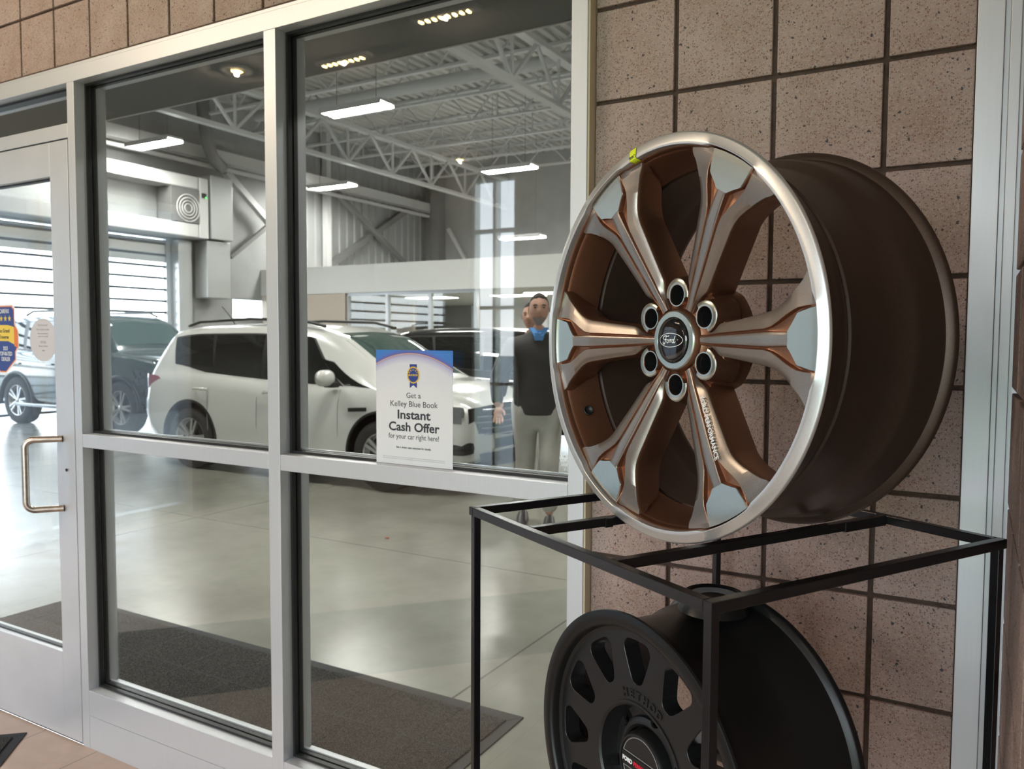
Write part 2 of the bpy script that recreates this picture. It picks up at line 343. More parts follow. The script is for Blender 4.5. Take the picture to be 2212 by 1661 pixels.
# rest of the entry
def simple(name, m, *boxes):
    mb = MB()
    for b in boxes: mb.box(*b)
    return struct(mb.build(name, m))
yR = yr[0]
M_entrywall = noise_var(mat('entry_side_wall', (0.20, 0.15, 0.13), 0.8), 8, 0.15)
simple('wall_return', M_entrywall, (RWX+0.19, 2.4, yR-0.1, yR, 0, 3.2))
simple('wall_far_right', M_entrywall, (2.4, 2.5, -5.2, yR, 0, 3.2))
simple('floor', M_tile, (-4.9, 2.5, -5.2, -0.03, -0.06, 0.0))
simple('floor_bay', M_floor, (-14.3, 6, 0.085, 24.2, -0.08, 0.0))
simple('ceiling', M_ceil, (-4.9, 2.5, -5.2, 0.0, 3.1, 3.2))
# glazed back and left walls of the entry (behind the camera)
def glazed_wall(name, x0, x1, y, zt, nx, vertical=False, sill=0.12):
    e = empty(name, (0, 0, 0)); e['kind'] = 'structure'
    mb = MB()
    st = (x1-x0)/nx
    for i in range(nx+1): mb.box(x0+i*st-0.03, x0+i*st+0.03, y-0.06, y+0.06, 0, zt)
    for z0, z1 in ((0, sill), (2.15, 2.22), (zt-0.25, zt)):
        for i in range(nx): mb.box(x0+i*st+0.03, x0+(i+1)*st-0.03, y-0.055, y+0.055, z0, z1)
    g = MB(); g.box(x0+0.03, x1-0.03, y-0.004, y+0.004, sill, zt-0.25)
    if vertical:
        R_ = Matrix.Rotation(PI/2, 4, 'Z'); mb.xf(R_); g.xf(R_)
    mb.build('window_frame', M_alu, e); return e
M_backwall = noise_var(mat('dim_entry_wall', (0.16, 0.13, 0.11), 0.8), 4, 0.1)
WX = [(-3.54, -3.12), (-1.4, 0.3), (0.5, 2.2)]
simple('wall_entry_back', M_backwall, (-4.9, -3.60, -5.2, -5.0, 0, 3.2), (-3.06, -1.46, -5.2, -5.0, 0, 3.2), (0.36, 0.44, -5.2, -5.0, 0, 3.2), (2.26, 2.5, -5.2, -5.0, 0, 3.2), (-3.6, -3.06, -5.2, -5.0, 3.03, 3.2), (-1.46, 2.26, -5.2, -5.0, 2.6, 3.2))
LY0, LY1 = -2.62, -0.45
simple('wall_entry_left', M_backwall, (-4.9, -4.8, -5.0, LY0-0.06, 0, 3.2), (-4.9, -4.8, LY1+0.06, 0, 0, 3.2), (-4.9, -4.8, LY0-0.06, LY1+0.06, 2.5, 3.2))
def entry_window(name, x0, x1, y, zt, nx, zr, vertical=False, hw=0.028):
    e = empty(name, (0, 0, 0)); e['kind'] = 'structure'; mb = MB(); st = (x1-x0)/nx
    for i in range(nx+1): mb.box(x0+i*st-hw, x0+i*st+hw, y-0.05, y+0.05, 0, zt)
    for z in zr:
        for i in range(nx): mb.box(x0+i*st+hw, x0+(i+1)*st-hw, y-0.045, y+0.045, z-hw, z+hw)
    if vertical: mb.xf(Matrix.Rotation(PI/2, 4, 'Z'))
    mb.build('window_frame', M_alu, e)
entry_window('window_2', -3.57, -3.09, -5.1, 3.03, 2, (0.06, 1.0, 1.75, 2.5, 3.0), hw=0.016)
entry_window('window_3', -1.43, 0.33, -5.1, 2.6, 2, (0.06, 2.57))
entry_window('window_9', 0.47, 2.23, -5.1, 2.6, 2, (0.06, 2.57))
entry_window('window_10', LY0-0.03, LY1+0.03, 4.85, 2.5, 2, (0.06, 2.15, 2.47), vertical=True)
simple('wall_sky_blocker', mat('sky_blocker_grey', (0.20, 0.21, 0.22), 0.9), (-13.5, -13.2, -20, -0.3, -0.1, 5.5))  # unseen wall added to dim the sky behind the left opening

# ------------------------------------------------------------------ storefront (window_1) and door_1
sf = empty('window_1', (0, 0, 0)); sf['kind'] = 'structure'
XA0, XA1, XB0, XB1, XC0, XC1 = -1.9104, -1.8705, -0.9791, -0.9334, -0.0253, 0.0140
ZRT, ZRB, ZST, ZHB, ZHT = 1.107, 1.0612, 0.2078, 2.2927, 2.342
XL = -4.6
for x0, x1 in ((XA0, XA1), (XB0, XB1), (XC0, XC1)):
    MB().box(x0, x1, YF, YB, 0.0, ZHB, bev=0.0012).build('mullion', M_alu, sf)
hd = MB().box(XL, XC1, YF, YB, ZHB, ZHT, bev=0.0012); hd.box(XL, XC1, YF+0.010, YB, ZHT, 2.3560); hd.build('header_rail', M_alu, sf)
for x0, x1 in ((XA1, XB0), (XB1, XC0)):
    m_ = MB().box(x0+0.0006, x1-0.0006, YF+0.0004, YB, ZRB, ZRT, bev=0.0012); m_.box(x0, x1, 0.046, 0.052, ZRT, ZRT+0.010); m_.build('transom_rail', M_alu, sf)
    m_ = MB().box(x0+0.0006, x1-0.0006, YF+0.0004, YB, 0.118, ZST, bev=0.0012); m_.box(x0, x1, YF+0.001, YB, 0, 0.1165, bev=0.001)
    m_.box(x0, x1, 0.046, 0.052, ZST, ZST+0.010); m_.build('sill_rail', M_alu, sf)
    g = MB(); p = MB()
    for z0, z1 in ((ZST, ZRB), (ZRT, ZHB)):
        for ya, yb in ((0.004, 0.0185), (0.0255, 0.040)):
            t = 0.0075
            g.box(x0, x0+t, ya, yb, z0, z1); g.box(x1-t, x1, ya, yb, z0, z1); g.box(x0+t, x1-t, ya, yb, z0, z0+t); g.box(x0+t, x1-t, ya, yb, z1-t, z1)
        p1 = MB().box(x0+0.001, x1-0.001, 0.019, 0.025, z0+0.001, z1-0.001); p1.build('pane', M_glass, sf)
    g.build('gasket', M_gasket, sf)
struct(MB().box(XL, XC1, -0.012, 0.05, 2.3562, 2.3678).build('trim_4', M_mortar))
MB().box(XC1, 0.0182, YF+0.004, 0.01, 0, 2.35).build('caulk_bead', M_caulk, sf)
# transom light over the door
XD0 = -2.88
MB().box(XD0-0.045, XD0, YF, YB, 0, ZHB).build('mullion', M_alu, sf)
MB().box(XD0, XA0, YF, YB, 2.112, 2.160, bev=0.0012).build('door_head_rail', M_alu, sf)
g = MB()
for a in ((XD0, XD0+0.008, 2.16, ZHB), (XA0-0.008, XA0, 2.16, ZHB), (XD0, XA0, 2.16, 2.168), (XD0, XA0, ZHB-0.008, ZHB)): g.box(a[0], a[1], 0.004, 0.04, a[2], a[3])
g.build('gasket', M_gasket, sf)
MB().box(XD0+0.001, XA0-0.001, 0.019, 0.025, 2.161, ZHB-0.001).build('pane', M_glass, sf)
MB().box(XL, XD0-0.045, YF, YB, 0.0, 0.2).build('sill_rail', M_alu, sf)
MB().box(XL, XD0-0.045, 0.019, 0.025, 0.2, ZHB).build('pane', M_glass, sf)
# small tempering stamp in the glass corner
stp = MB()
for k, tx in enumerate(('TEMPERED', 'SAFETY GL', 'ANSI Z97', '16 CFR')):
    merge(stp, text_mb(tx, 0.0085, 0.0001, bold=0.0002), Matrix.Translation((-0.052, 0.0185, 1.160-0.0105*k)) @ Matrix.Rotation(PI/2, 4, 'X'))
stp.build('glass_stamp', M_white_print, sf)

dr = empty('door_1', (-1.914, 0, 0)); dr['kind'] = 'structure'
o_ = Matrix.Translation((1.914, 0, 0))
dx0, dx1 = XD0+0.004, -1.9145
def dpart(name, mb, m, par=None): mb.xf(o_) if par is None else None; return mb.build(name, m, par or dr)
dpart('door_stile', MB().box(-2.020, dx1, YF, 0.025, 0.008, 2.107, bev=0.0015), M_alu_d)
dpart('door_stile', MB().box(dx0, dx0+0.1, YF, 0.025, 0.008, 2.107, bev=0.0015), M_alu_d)
dpart('top_rail', MB().box(dx0+0.1, -2.0203, YF+0.0004, 0.025, 1.992, 2.107, bev=0.0012), M_alu_d)
dpart('bottom_rail', MB().box(dx0+0.1, -2.0203, YF+0.0004, 0.025, 0.008, 0.316, bev=0.0012), M_alu_d)
dpart('pane', MB().box(dx0+0.1, -2.0203, -0.008, -0.002, 0.316, 1.992), M_glass)
gk = MB()
for a in ((dx0+0.1, -2.0203, 0.316, 0.321), (dx0+0.1, -2.0203, 1.987, 1.992), (-2.0253, -2.0203, 0.316, 1.992)): gk.box(a[0], a[1], -0.013, 0.003, a[2], a[3])
dpart('gasket', gk, M_gasket)
# dark reveal lines round the door
dpart('weather_strip', MB().box(-1.9143, -1.9108, -0.028, 0.02, 0.0, 2.11).box(dx0, -1.914, -0.028, 0.02, 2.1075, 2.1118).box(dx0, -1.916, -0.03, 0.02, 0.0005, 0.0075), M_gasket)
hp = []
zt_, zb_ = 1.083, 0.838; xh, yo = -1.985, -0.092
hp = [(xh, YF, zt_)]
xo = -2.055
def arc(cx, cy, cz, ax, ay, r, t0, t1, n=7):
    return [Vector((cx, cy, cz))+Vector(ax)*math.cos(t0+(t1-t0)*i/n)*r+Vector(ay)*math.sin(t0+(t1-t0)*i/n)*r for i in range(n+1)]
outd = Vector((-0.62, -0.78, 0)).normalized()
A_ = Vector((xh, YF-0.001, zt_)); B_ = Vector((xh, YF-0.001, zb_)); reach = 0.115; r_ = 0.028
pts = [A_, A_+outd*(reach-r_)]
pts += [A_+outd*(reach-r_)+outd*r_*math.sin(t)+Vector((0, 0, -1))*r_*(1-math.cos(t)) for t in [PI/2*i/6 for i in range(1, 7)]]
pts += [B_+outd*(reach-r_)+outd*r_*math.cos(t)+Vector((0, 0, 1))*r_*(1-math.sin(t)) for t in [PI/2*i/6 for i in range(0, 7)]]
pts += [B_]
hb_ = MB().tube(pts, 0.0115, 16); 
dpart('pull_handle', hb_, M_handle)
dpart('lock_screw', MB().lathe([(0.0001, 0.0), (0.005, 0.0), (0.0055, -0.002)], 16).xf(Matrix.Translation((-1.962, YF-0.002, 0.975)) @ Matrix.Rotation(-PI/2, 4, 'X')), M_gasket)

# corner trim
tr = MB().box(0.7560, 0.797, -0.034, 0.02, 0, 3.1, bev=0.001); tr.box(0.797, 0.806, -0.028, 0.02, 0, 3.1, bev=0.001); tr.box(0.806, 0.822, -0.040, 0.02, 0, 3.1, bev=0.001); tr.box(0.822, 0.8275, -0.034, 0.02, 0, 3.1)
struct(tr.build('trim_1', M_alu))

# ------------------------------------------------------------------ decals and poster
def to_wall(x, y, z): return Matrix.Translation((x, y, z)) @ Matrix.Rotation(PI/2, 4, 'X')
pw, ph = 0.246, 0.300
def poster_material():
    m = mat('poster_print', (0.78, 0.78, 0.79), 0.5); b = m.node_tree.nodes['Principled BSDF']
    t = N(m, 'ShaderNodeTexCoord'); s = N(m, 'ShaderNodeSeparateXYZ'); L(m, t.outputs['Object'], s.inputs[0])
    def band(zc, curve, shift):   # z - (zc - curve*(x-shift)^2)
        a = N(m, 'ShaderNodeMath', operation='SUBTRACT'); a.inputs[1].default_value = shift; L(m, s.outputs['X'], a.inputs[0])
        q = N(m, 'ShaderNodeMath', operation='MULTIPLY'); L(m, a.outputs[0], q.inputs[0]); L(m, a.outputs[0], q.inputs[1])
        k = N(m, 'ShaderNodeMath', operation='MULTIPLY_ADD'); k.inputs[1].default_value = curve; k.inputs[2].default_value = -zc; L(m, q.outputs[0], k.inputs[0])
        d = N(m, 'ShaderNodeMath', operation='ADD'); L(m, s.outputs['Z'], d.inputs[0]); L(m, k.outputs[0], d.inputs[1]); return d.outputs[0]
    prev = None
    r = N(m, 'ShaderNodeValToRGB'); e = r.color_ramp.elements
    e[0].position = 0.0; e[0].color = (0.76, 0.76, 0.775, 1); e[1].position = 1.0; e[1].color = (0.04, 0.20, 0.55, 1)
    for p_, c_ in ((0.50, (0.70, 0.70, 0.76, 1)), (0.62, (0.50, 0.48, 0.66, 1)), (0.665, (0.34, 0.30, 0.50, 1)), (0.675, (0.85, 0.45, 0.15, 1)), (0.69, (0.12, 0.12, 0.42, 1)), (0.78, (0.05, 0.20, 0.60, 1))):
        x = e.new(p_); x.color = c_
    mr = N(m, 'ShaderNodeMapRange'); mr.inputs['From Min'].default_value = -0.09; mr.inputs['From Max'].default_value = 0.045
    L(m, band(0.290, 2.2, -0.01), mr.inputs['Value']); L(m, mr.outputs[0], r.inputs[0]); L(m, r.outputs[0], b.inputs['Base Color']); return m
po = empty('poster', (-0.487, 0.0, ZRT+0.0008)); tag(po, 'white cash offer poster with blue top standing on the window rail', 'poster')
MB().box(-pw/2, pw/2, -0.0006, 0.0006, 0, ph).build('sheet', poster_material(), po)
tb = MB()
for tx, z, sz, bd, sxx in (('Get a', 0.176, 0.020, 0.0000, 0.82), ('Kelley Blue Book', 0.153, 0.0215, 0.0000, 0.80), ('Instant', 0.121, 0.0325, 0.00075, 0.80), ('Cash Offer', 0.089, 0.0325, 0.00075, 0.80), ('for your car right here!', 0.068, 0.0195, 0.0, 0.76), ('See a dealer sales associate for details.', 0.043, 0.0075, 0.0001, 0.88)):
    t_ = text_mb(tx, sz, 0.0001, bold=bd); xs_ = [v[0] for v in t_.v]; w_ = max(xs_)-min(xs_)
    tgt = {'Get a': 0.046, 'Kelley Blue Book': 0.152, 'Instant': 0.106, 'Cash Offer': 0.163, 'for your car right here!': 0.162}.get(tx, 0.112)
    merge(tb, t_, to_wall(0, -0.0009, z) @ Matrix.Diagonal((tgt/w_, 1, 1, 1)))
tb.build('lettering', M_ink, po)
fp = MB()
for tx, z in (('Subject to certain terms and conditions. Offer valid for three days. Dealer may verify vehicle information and condition before purchase.', 0.018), ('Not all vehicles qualify. Ask the dealer for the full program terms and conditions before accepting any offer shown here.', 0.0135)):
    t_ = text_mb(tx, 0.003, 0.00005); w_ = max(v[0] for v in t_.v)-min(v[0] for v in t_.v); merge(fp, t_, to_wall(0, -0.0009, z) @ Matrix.Diagonal((0.20/w_, 1, 1, 1)))
fp.build('fine_print', M_greyink, po)
rb = MB().prism([(-0.0115, 0.016), (0.0115, 0.016), (0.0115, 0.028), (-0.0115, 0.028)], 0, 0.0003)
rb2 = MB().prism([(-0.0115, -0.016), (-0.0115, -0.034), (0, -0.026), (0.0115, -0.034), (0.0115, -0.016)], 0, 0.0003)
bd = rb.xf(to_wall(0, -0.0007, 0.236)).build('award_ribbon', M_navy, po)
rb2.xf(to_wall(0, -0.0007, 0.236)).build('ribbon_tail', M_navy, bd)
n_ = 44; st_ = [((0.0215 if k % 2 else 0.0188)*math.cos(2*PI*k/n_), (0.0235 if k % 2 else 0.0205)*math.sin(2*PI*k/n_)) for k in range(n_)]
MB().prism(st_, 0.0003, 0.0005).xf(to_wall(0, -0.0007, 0.236)).build('seal_edge', M_gold, bd)
MB().prism([(0.0165*math.cos(2*PI*k/40), 0.0185*math.sin(2*PI*k/40)) for k in range(40)], 0.0005, 0.0007).xf(to_wall(0, -0.0007, 0.236)).build('seal_disc', M_navy, bd)
sl = MB(); merge(sl, text_mb('BLUE BOOK', 0.0068, 0.0001, 0.0002, sx=0.82), to_wall(0, -0.0016, 0.2335))
for i, ch in enumerate('KELLEY'):
    a = math.radians(150-24*i); merge(sl, text_mb(ch, 0.0055, 0.0001, 0.0002), to_wall(0.0118*math.cos(a), -0.0016, 0.236+0.013*math.sin(a)-0.001) @ Matrix.Rotation(a-PI/2, 4, 'Z'))
sl.build('seal_lettering', M_yel2, bd)

# dealer award sticker and oval sticker on the door glass
YG = -0.0092
ds = empty('award_decal', (-2.395, YG, 1.434)); tag(ds, 'blue and orange shield shaped dealer sticker on the door glass', 'sticker')
def shield(s_, dz=0): return [(x*s_, z*s_+dz) for x, z in ((-0.072, 0.125), (0.072, 0.125), (0.088, 0.112), (0.088, 0.052), (0.108, 0.028), (0.108, -0.035), (0.090, -0.055), (0.090, -0.085), (0.02, -0.135), (-0.02, -0.135), (-0.090, -0.085), (-0.090, -0.055), (-0.108, -0.035), (-0.108, 0.028), (-0.088, 0.052), (-0.088, 0.112))]
R90 = Matrix.Rotation(PI/2, 4, 'X')
MB().prism(shield(1.0), 0, 0.0004).xf(R90).build('white_edge', M_white_print, ds)
MB().prism(shield(0.95), 0.0004, 0.0006).xf(R90).build('red_edge', M_orange, ds)
MB().prism([(x*0.98 if abs(x) < 0.1 else x*0.83, z) for x, z in shield(0.92)], 0.0006, 0.0008).xf(R90).build('blue_field', M_navy, ds)
MB().prism([(-0.086, -0.026), (-0.04, -0.012), (0.04, -0.012), (0.086, -0.026), (0.104, -0.035), (0.104, 0.024), (0.084, 0.040), (0.04, 0.048), (-0.04, 0.048), (-0.084, 0.040), (-0.104, 0.024), (-0.104, -0.035)], 0.0008, 0.0010).xf(R90).build('amber_band', M_yel2, ds)
MB().prism([(0.080, -0.030), (0.104, -0.037), (0.104, 0.026), (0.080, 0.042)], 0.0010, 0.0011).xf(R90).build('orange_fold', M_orange, ds)
tb = MB(); tk = MB(); tg = MB(); ti = MB(); merge(ti, text_mb('CARFAX', 0.022, 0.0001, 0.0004, sx=0.78), Matrix.Translation((0.018, -0.0012, 0.092)) @ R90); ti.build('title_lettering', M_white_print, ds)
for tx, z, sz, x_ in (('2023', -0.046, 0.020, 0.02), ('TOP-RATED', -0.066, 0.021, 0.02), ('DEALER', -0.086, 0.021, 0.02)): merge(tb, text_mb(tx, sz, 0.0001, 0.0004, sx=0.78), Matrix.Translation((x_, -0.0012, z)) @ R90)
tb.build('lettering', M_white_print, ds)
for tx, z in (('Fox Grand', 0.020), ('Traverse', -0.003)): merge(tk, text_mb(tx, 0.020, 0.0001, 0.0003, sx=0.9), Matrix.Translation((0.012, -0.0013, z)) @ R90)
tk.build('band_lettering', M_ink, ds)
for k in range(5):
    cx = -0.062+0.0275*k+0.004
    tg.prism([(cx+(0.0115 if j % 2 == 0 else 0.0048)*math.sin(PI*j/5), 0.072+(0.0125 if j % 2 == 0 else 0.005)*math.cos(PI*j/5)) for j in range(10)], 0.0008, 0.0011)
tg.xf(R90).build('star_row', M_yel2, ds)
ov = empty('oval_decal', (-2.130, YG, 1.427)); tag(ov, 'pale oval notice sticker on the door glass beside the shield sticker', 'sticker')
MB().prism([(0.084*math.cos(2*PI*k/48), 0.077*math.sin(2*PI*k/48)) for k in range(48)], 0, 0.0004).xf(R90).build('vinyl_oval', M_lilac, ov)
tb = MB()
for tx, z, sz in (('Not from here?', 0.050, 0.011), ('We are glad you came.', 0.035, 0.010), ('Please ask us about service', 0.021, 0.007), ('and parts for your vehicle', 0.011, 0.007), ('HOURS', -0.012, 0.013), ('Monday to Saturday', -0.024, 0.008), ('service', -0.040, 0.008)):
    merge(tb, text_mb(tx, sz, 0.0001, 0.0001, sx=0.85), Matrix.Translation((0, -0.0006, z)) @ R90)
tb.build('lettering', M_lil_ink, ov)

# ------------------------------------------------------------------ display rack
TH = 1.048; RB = Vector((0.5325, -0.828, 0)); RS = 0.574
U_ = Vector((math.cos(TH), math.sin(TH), 0)); V_ = Vector((-math.sin(TH), math.cos(TH), 0))
rack_m = Matrix((U_, V_, Vector((0, 0, 1)))).transposed().to_4x4(); rack_m.translation = RB
rk = empty('display_rack', mat=rack_m); tag(rk, 'black square tube steel rack holding two alloy wheels', 'rack')
T = 0.014; TZ = 1.154
def rail(name, a, b, z, w=T, h=T): return MB().bar((a[0], a[1], z-h/2), (b[0], b[1], z-h/2), w, h, bev=0.0012).build(name, M_rack, rk)
h_ = T/2
for z in (TZ, 0.590, 0.03):
    rail('rail', (0, h_), (RS, h_), z); rail('rail', (0, RS-h_), (RS, RS-h_), z); rail('rail', (h_, T), (h_, RS-T), z); rail('rail', (RS-h_, T), (RS-h_, RS-T), z)
for x, y in ((h_+0.002, h_+0.002), (RS-h_-0.002, h_+0.002), (h_+0.002, RS-h_-0.002), (RS-h_-0.002, RS-h_-0.002)):
    MB().box(x-0.0062, x+0.0062, y-0.0062, y+0.0062, 0.0, TZ-T, bev=0.001).build('post', M_rack, rk)
for z, yy in ((TZ, (0.190, 0.397)), (0.590, (0.1735, 0.3805))):
    for y in yy: rail('cradle_bar', (T, y), (RS-T, y), z)
for (x0, x1, y) in ((0.150, 0.165, 0.397), (0.46, 0.56, 0.190)):
    MB().box(x0, x1, y-0.0078, y+0.0078, TZ-0.0160, TZ-0.0002, bev=0.001).build('bar_sleeve', M_rack, rk)

# ------------------------------------------------------------------ bronze wheel
def wheel_frame(c, az, el=0.0):
    n = Vector((math.cos(az)*math.cos(el), math.sin(az)*math.cos(el), math.sin(el))); a = n.cross(Vector((0, 0, 1))).normalized(); b = a.cross(n)
    m = Matrix((a, b, -n)).transposed().to_4x4(); m.translation = Vector(c); return m
WR = 0.2985
bw = empty('bronze_wheel', mat=wheel_frame((0.3634, -0.5335, 1.4368), 1.0542, 0.0)); tag(bw, 'bronze six spoke alloy wheel with silver lip on top of the black rack', 'wheel')
# depth s -> local z = -s
def prof(l): return [(r, -s) for s, r in l]
outer = [(0.004, WR), (0.0075, 0.2965), (0.010, 0.288), (0.016, 0.2845), (0.040, 0.2820), (0.055, 0.276), (0.075, 0.2665), (0.150, 0.2660), (0.178, 0.268), (0.192, 0.279), (0.205, 0.2825), (0.243, 0.2845), (0.249, 0.287), (0.2525, 0.296), (0.256, WR), (0.2605, WR), (0.2625, 0.2965), (0.2625, 0.291), (0.258, 0.2825), (0.245, 0.276), (0.205, 0.274), (0.185, 0.2615), (0.150, 0.2590), (0.085, 0.2590), (0.078, 0.2700), (0.0745, 0.2610), (0.045, 0.2685), (0.020, 0.2765), (0.0145, 0.2790)]
MB().lathe(prof(outer), 160).build('barrel', M_barrel, bw, auto=40)
# bronze inner ledge behind the lip
MB().lathe(prof([(0.0115, 0.2835), (0.0135, 0.2800), (0.0155, 0.2768), (0.0225, 0.2740), (0.050, 0.2665), (0.0750, 0.2595), (0.0765, 0.2592), (0.0765, 0.2625)]), 160).build('inner_ledge', M_bronze, bw, auto=40)
def rin(r, z, t):
    k = (math.degrees(t)+30) % 60-30; k = abs(k)
    if r < 0.2830: return r+(0.0032 if k < 9.5 else (0.0030*(12-k)/2.5 if k < 12 else 0.0))
    return r
MB().lathe(prof([(0.0110, 0.2798), (0.0000, 0.2800), (-0.0024, 0.2805), (-0.0030, 0.2818), (-0.0022, 0.2860), (0.0000, 0.2960), (0.0010, 0.2976), (0.0030, 0.2986), (0.0050, 0.2987)]), 480, rmod=rin).build('machined_lip', M_lip, bw, auto=50)
MB().lathe(prof([(0.0080, 0.2801), (0.0072, 0.2788), (0.0085, 0.2778), (0.0120, 0.2770), (0.0180, 0.2760)]), 480, rmod=lambda r, z, t: rin(r, z, t)).build('lip_groove', M_bronze, bw, auto=50)
#      rho     S      G      gd     dS      dG      W      dW     dB
ST = [(0.050, .0040, .0055, .0008, .0350, .0352, .0075, .0375, .085),
      (0.062, .0045, .0062, .0015, .0335, .0338, .0085, .0370, .090),
      (0.078, .0052, .0078, .0030, .0298, .0300, .0130, .0350, .092),
      (0.095, .0058, .0092, .0040, .0268, .0272, .0225, .0318, .090),
      (0.120, .0066, .0104, .0042, .0225, .0232, .0258, .0280, .086),
      (0.155, .0078, .0118, .0044, .0165, .0172, .0300, .0225, .080),
      (0.190, .0092, .0134, .0050, .0105, .0112, .0345, .0168, .074),
      (0.203, .0092, .0160, .0064, .0090, .0100, .0372, .0155, .071),
      (0.216, .0088, .0225, .0085, .0080, .0092, .0425, .0145, .069),
      (0.230, .0086, .0305, .0098, .0074, .0086, .0510, .0138, .067),
      (0.240, .0205, .0352, .0095, .0070, .0083, .0585, .0132, .066),
      (0.249, .0325, .0385, .0080, .0066, .0080, .0655, .0126, .065),
      (0.260, .0355, .0400, .0055, .0062, .0078, .0745, .0120, .060),
      (0.270, .0380, .0408, .0025, .0058, .0076, .0850, .0114, .044),
      (0.2800, .0398, .0412, .0004, .0056, .0078, .0900, .0112, .022)]
def cr1(vals, t):
    i = min(int(t), len(vals)-2); f = t-i; p0 = vals[max(i-1, 0)]; p1 = vals[i]; p2 = vals[i+1]; p3 = vals[min(i+2, len(vals)-1)]
    return 0.5*((2*p1)+(-p0+p2)*f+(2*p0-5*p1+4*p2-p3)*f*f+(-p0+3*p1-3*p2+p3)*f**3)
def spoke_rows():
    rows = []; K = 5
    for i in range((len(ST)-1)*K+1):
        t = i/K; ii = min(int(t), len(ST)-2); f = t-ii
        q = [ST[ii][k]*(1-f)+ST[ii+1][k]*f for k in range(9)]
        q[6] = cr1([s[6] for s in ST], t)
        rho, S, G, gd, dS, dG, Wd, dW, dB = q
        G = max(G, S+0.0008); Wd = max(Wd, G+0.0012)
        half = [(S*0.5, dS-0.0002), (S-0.0006, dS), (S, dS+0.0005), (S+min(0.0012, (G-S)*0.3), dS+gd*0.9), (S*0.5+G*0.5, dS+gd), (G-min(0.0012, (G-S)*0.3), dS+gd*0.9), (G, dG+0.0004), (G+0.0006, dG), (G*0.5+Wd*0.5, (dG+dW)/2-0.0002), (Wd-0.0010, dW-0.0002), (Wd, dW+0.0010), (Wd+0.0008, dW+0.008), (Wd+0.002, (dW+dB)/2), (Wd*0.9, dB)]
        lat = [(-v, d) for v, d in half[::-1]]+[(0.0, dS-0.0003)]+half
        row = []
        for v, d in lat:
            a = v/rho; row.append((rho*math.cos(a), rho*math.sin(a), -d))
        rows.append(row)
    return rows
SR = spoke_rows(); NL = len(SR[0]); groove = set(list(range(3, 4))+[])
def make_spoke(phi, k):
    mb = MB(); R_ = Matrix.Rotation(phi, 4, 'Z')
    for i in range(len(SR)-1):
        for j in range(NL-1):
            jj = min(j, NL-2-j)      # symmetric index from the outer edge: 0..13
            mi = 0 if jj in (4, 5, 6, 12, 13) or jj >= 12 else 1
            if jj in (4, 5): mi = 0
            mb.add([SR[i][j], SR[i][j+1], SR[i+1][j+1], SR[i+1][j]], [(0, 1, 2, 3)], mi, True)
    # jj: 0,1,2,3 = side wall, 4,5 = facet, 6 = facet edge, 7..10 groove, 11.. strip
    mb.mi = []
    for i in range(len(SR)-1):
        for j in range(NL-1):
            jj = min(j, NL-2-j); mb.mi.append(1 if (jj <= 2 or 6 <= jj <= 10) else 0)
    # end and back caps
    mb.add(SR[0], [tuple(range(NL))], 1); mb.add(SR[-1], [tuple(range(NL))], 1)
    bk = MB()
    for i in range(len(SR)-1): mb.add([SR[i][0], SR[i][-1], SR[i+1][-1], SR[i+1][0]], [(0, 1, 2, 3)], 1)
    me_ = mb
    bmv = mb.xf(R_)
    o = bmv.build('spoke', [M_spoke, M_bronze], bw, fix=False)
    bm = bmesh.new(); bm.from_mesh(o.data); bmesh.ops.remove_doubles(bm, verts=bm.verts[:], dist=1e-6); bmesh.ops.recalc_face_normals(bm, faces=bm.faces[:]); bm.to_mesh(o.data); bm.free()
    o.data.set_sharp_from_angle(angle=math.radians(38))
    # silver pad at the outer end
    pm = MB(); rows = []
    for i in range(25):
        f = i/24; rho = 0.2318+(0.2798-0.2318)*f
        for q in range(len(ST)-1):
            if ST[q][0] <= rho <= ST[q+1][0]+1e-9:
                g_ = (rho-ST[q][0])/(ST[q+1][0]-ST[q][0]); S = ST[q][1]*(1-g_)+ST[q+1][1]*g_; dS = ST[q][4]*(1-g_)+ST[q+1][4]*g_
        S -= 0.0007; row = []
        for j in range(-6, 7):
            v = S*j/6; a = v/rho; row.append((rho*math.cos(a), rho*math.sin(a), -(dS-0.0007)))
        rows.append(row)
    nn = len(rows); top = [p for r in rows for p in r]
    pm.grid(rows, 0, True)
    edge = rows[0]+[r[-1] for r in rows[1:]]+rows[-1][::-1][1:]+[r[0] for r in rows[::-1][1:-1]]
    low = [(x, y, z-0.0010) for x, y, z in edge]; ne = len(edge)
    pm.add(edge+low, [(i, (i+1) % ne, ne+(i+1) % ne, ne+i) for i in range(ne)], 0)
    p = pm.xf(R_).build('machined_pad', M_mach, o, auto=40); p['label'] = 'silver machined pad'
    return o
spokes = [make_spoke(math.radians(60*k+0.5), k) for k in range(6)]
# lettering down the lower right spoke
tt = text_mb('FORD PERFORMANCE', 0.0115, 0.0002, 0.0002); w_ = max(v[0] for v in tt.v)-min(v[0] for v in tt.v)
lm_ = MB(); sc = 0.098/w_
for (x, y, z) in tt.v:
    lm_.v.append((x*sc, y, z))
lm_.f = tt.f; lm_.mi = tt.mi; lm_.sm = tt.sm
tilt = math.atan2(0.0268-0.0105, 0.190-0.095)
R_ = Matrix.Rotation(math.radians(-59.5), 4, 'Z') @ Matrix.Translation((0.151, 0.0125, -0.0172+0.0010)) @ Matrix.Rotation(-tilt, 4, 'Y')
# follow the strip slope: rise toward the rim
lm_.xf(R_); lt = lm_.build('spoke_lettering', M_white_print, spokes[5])
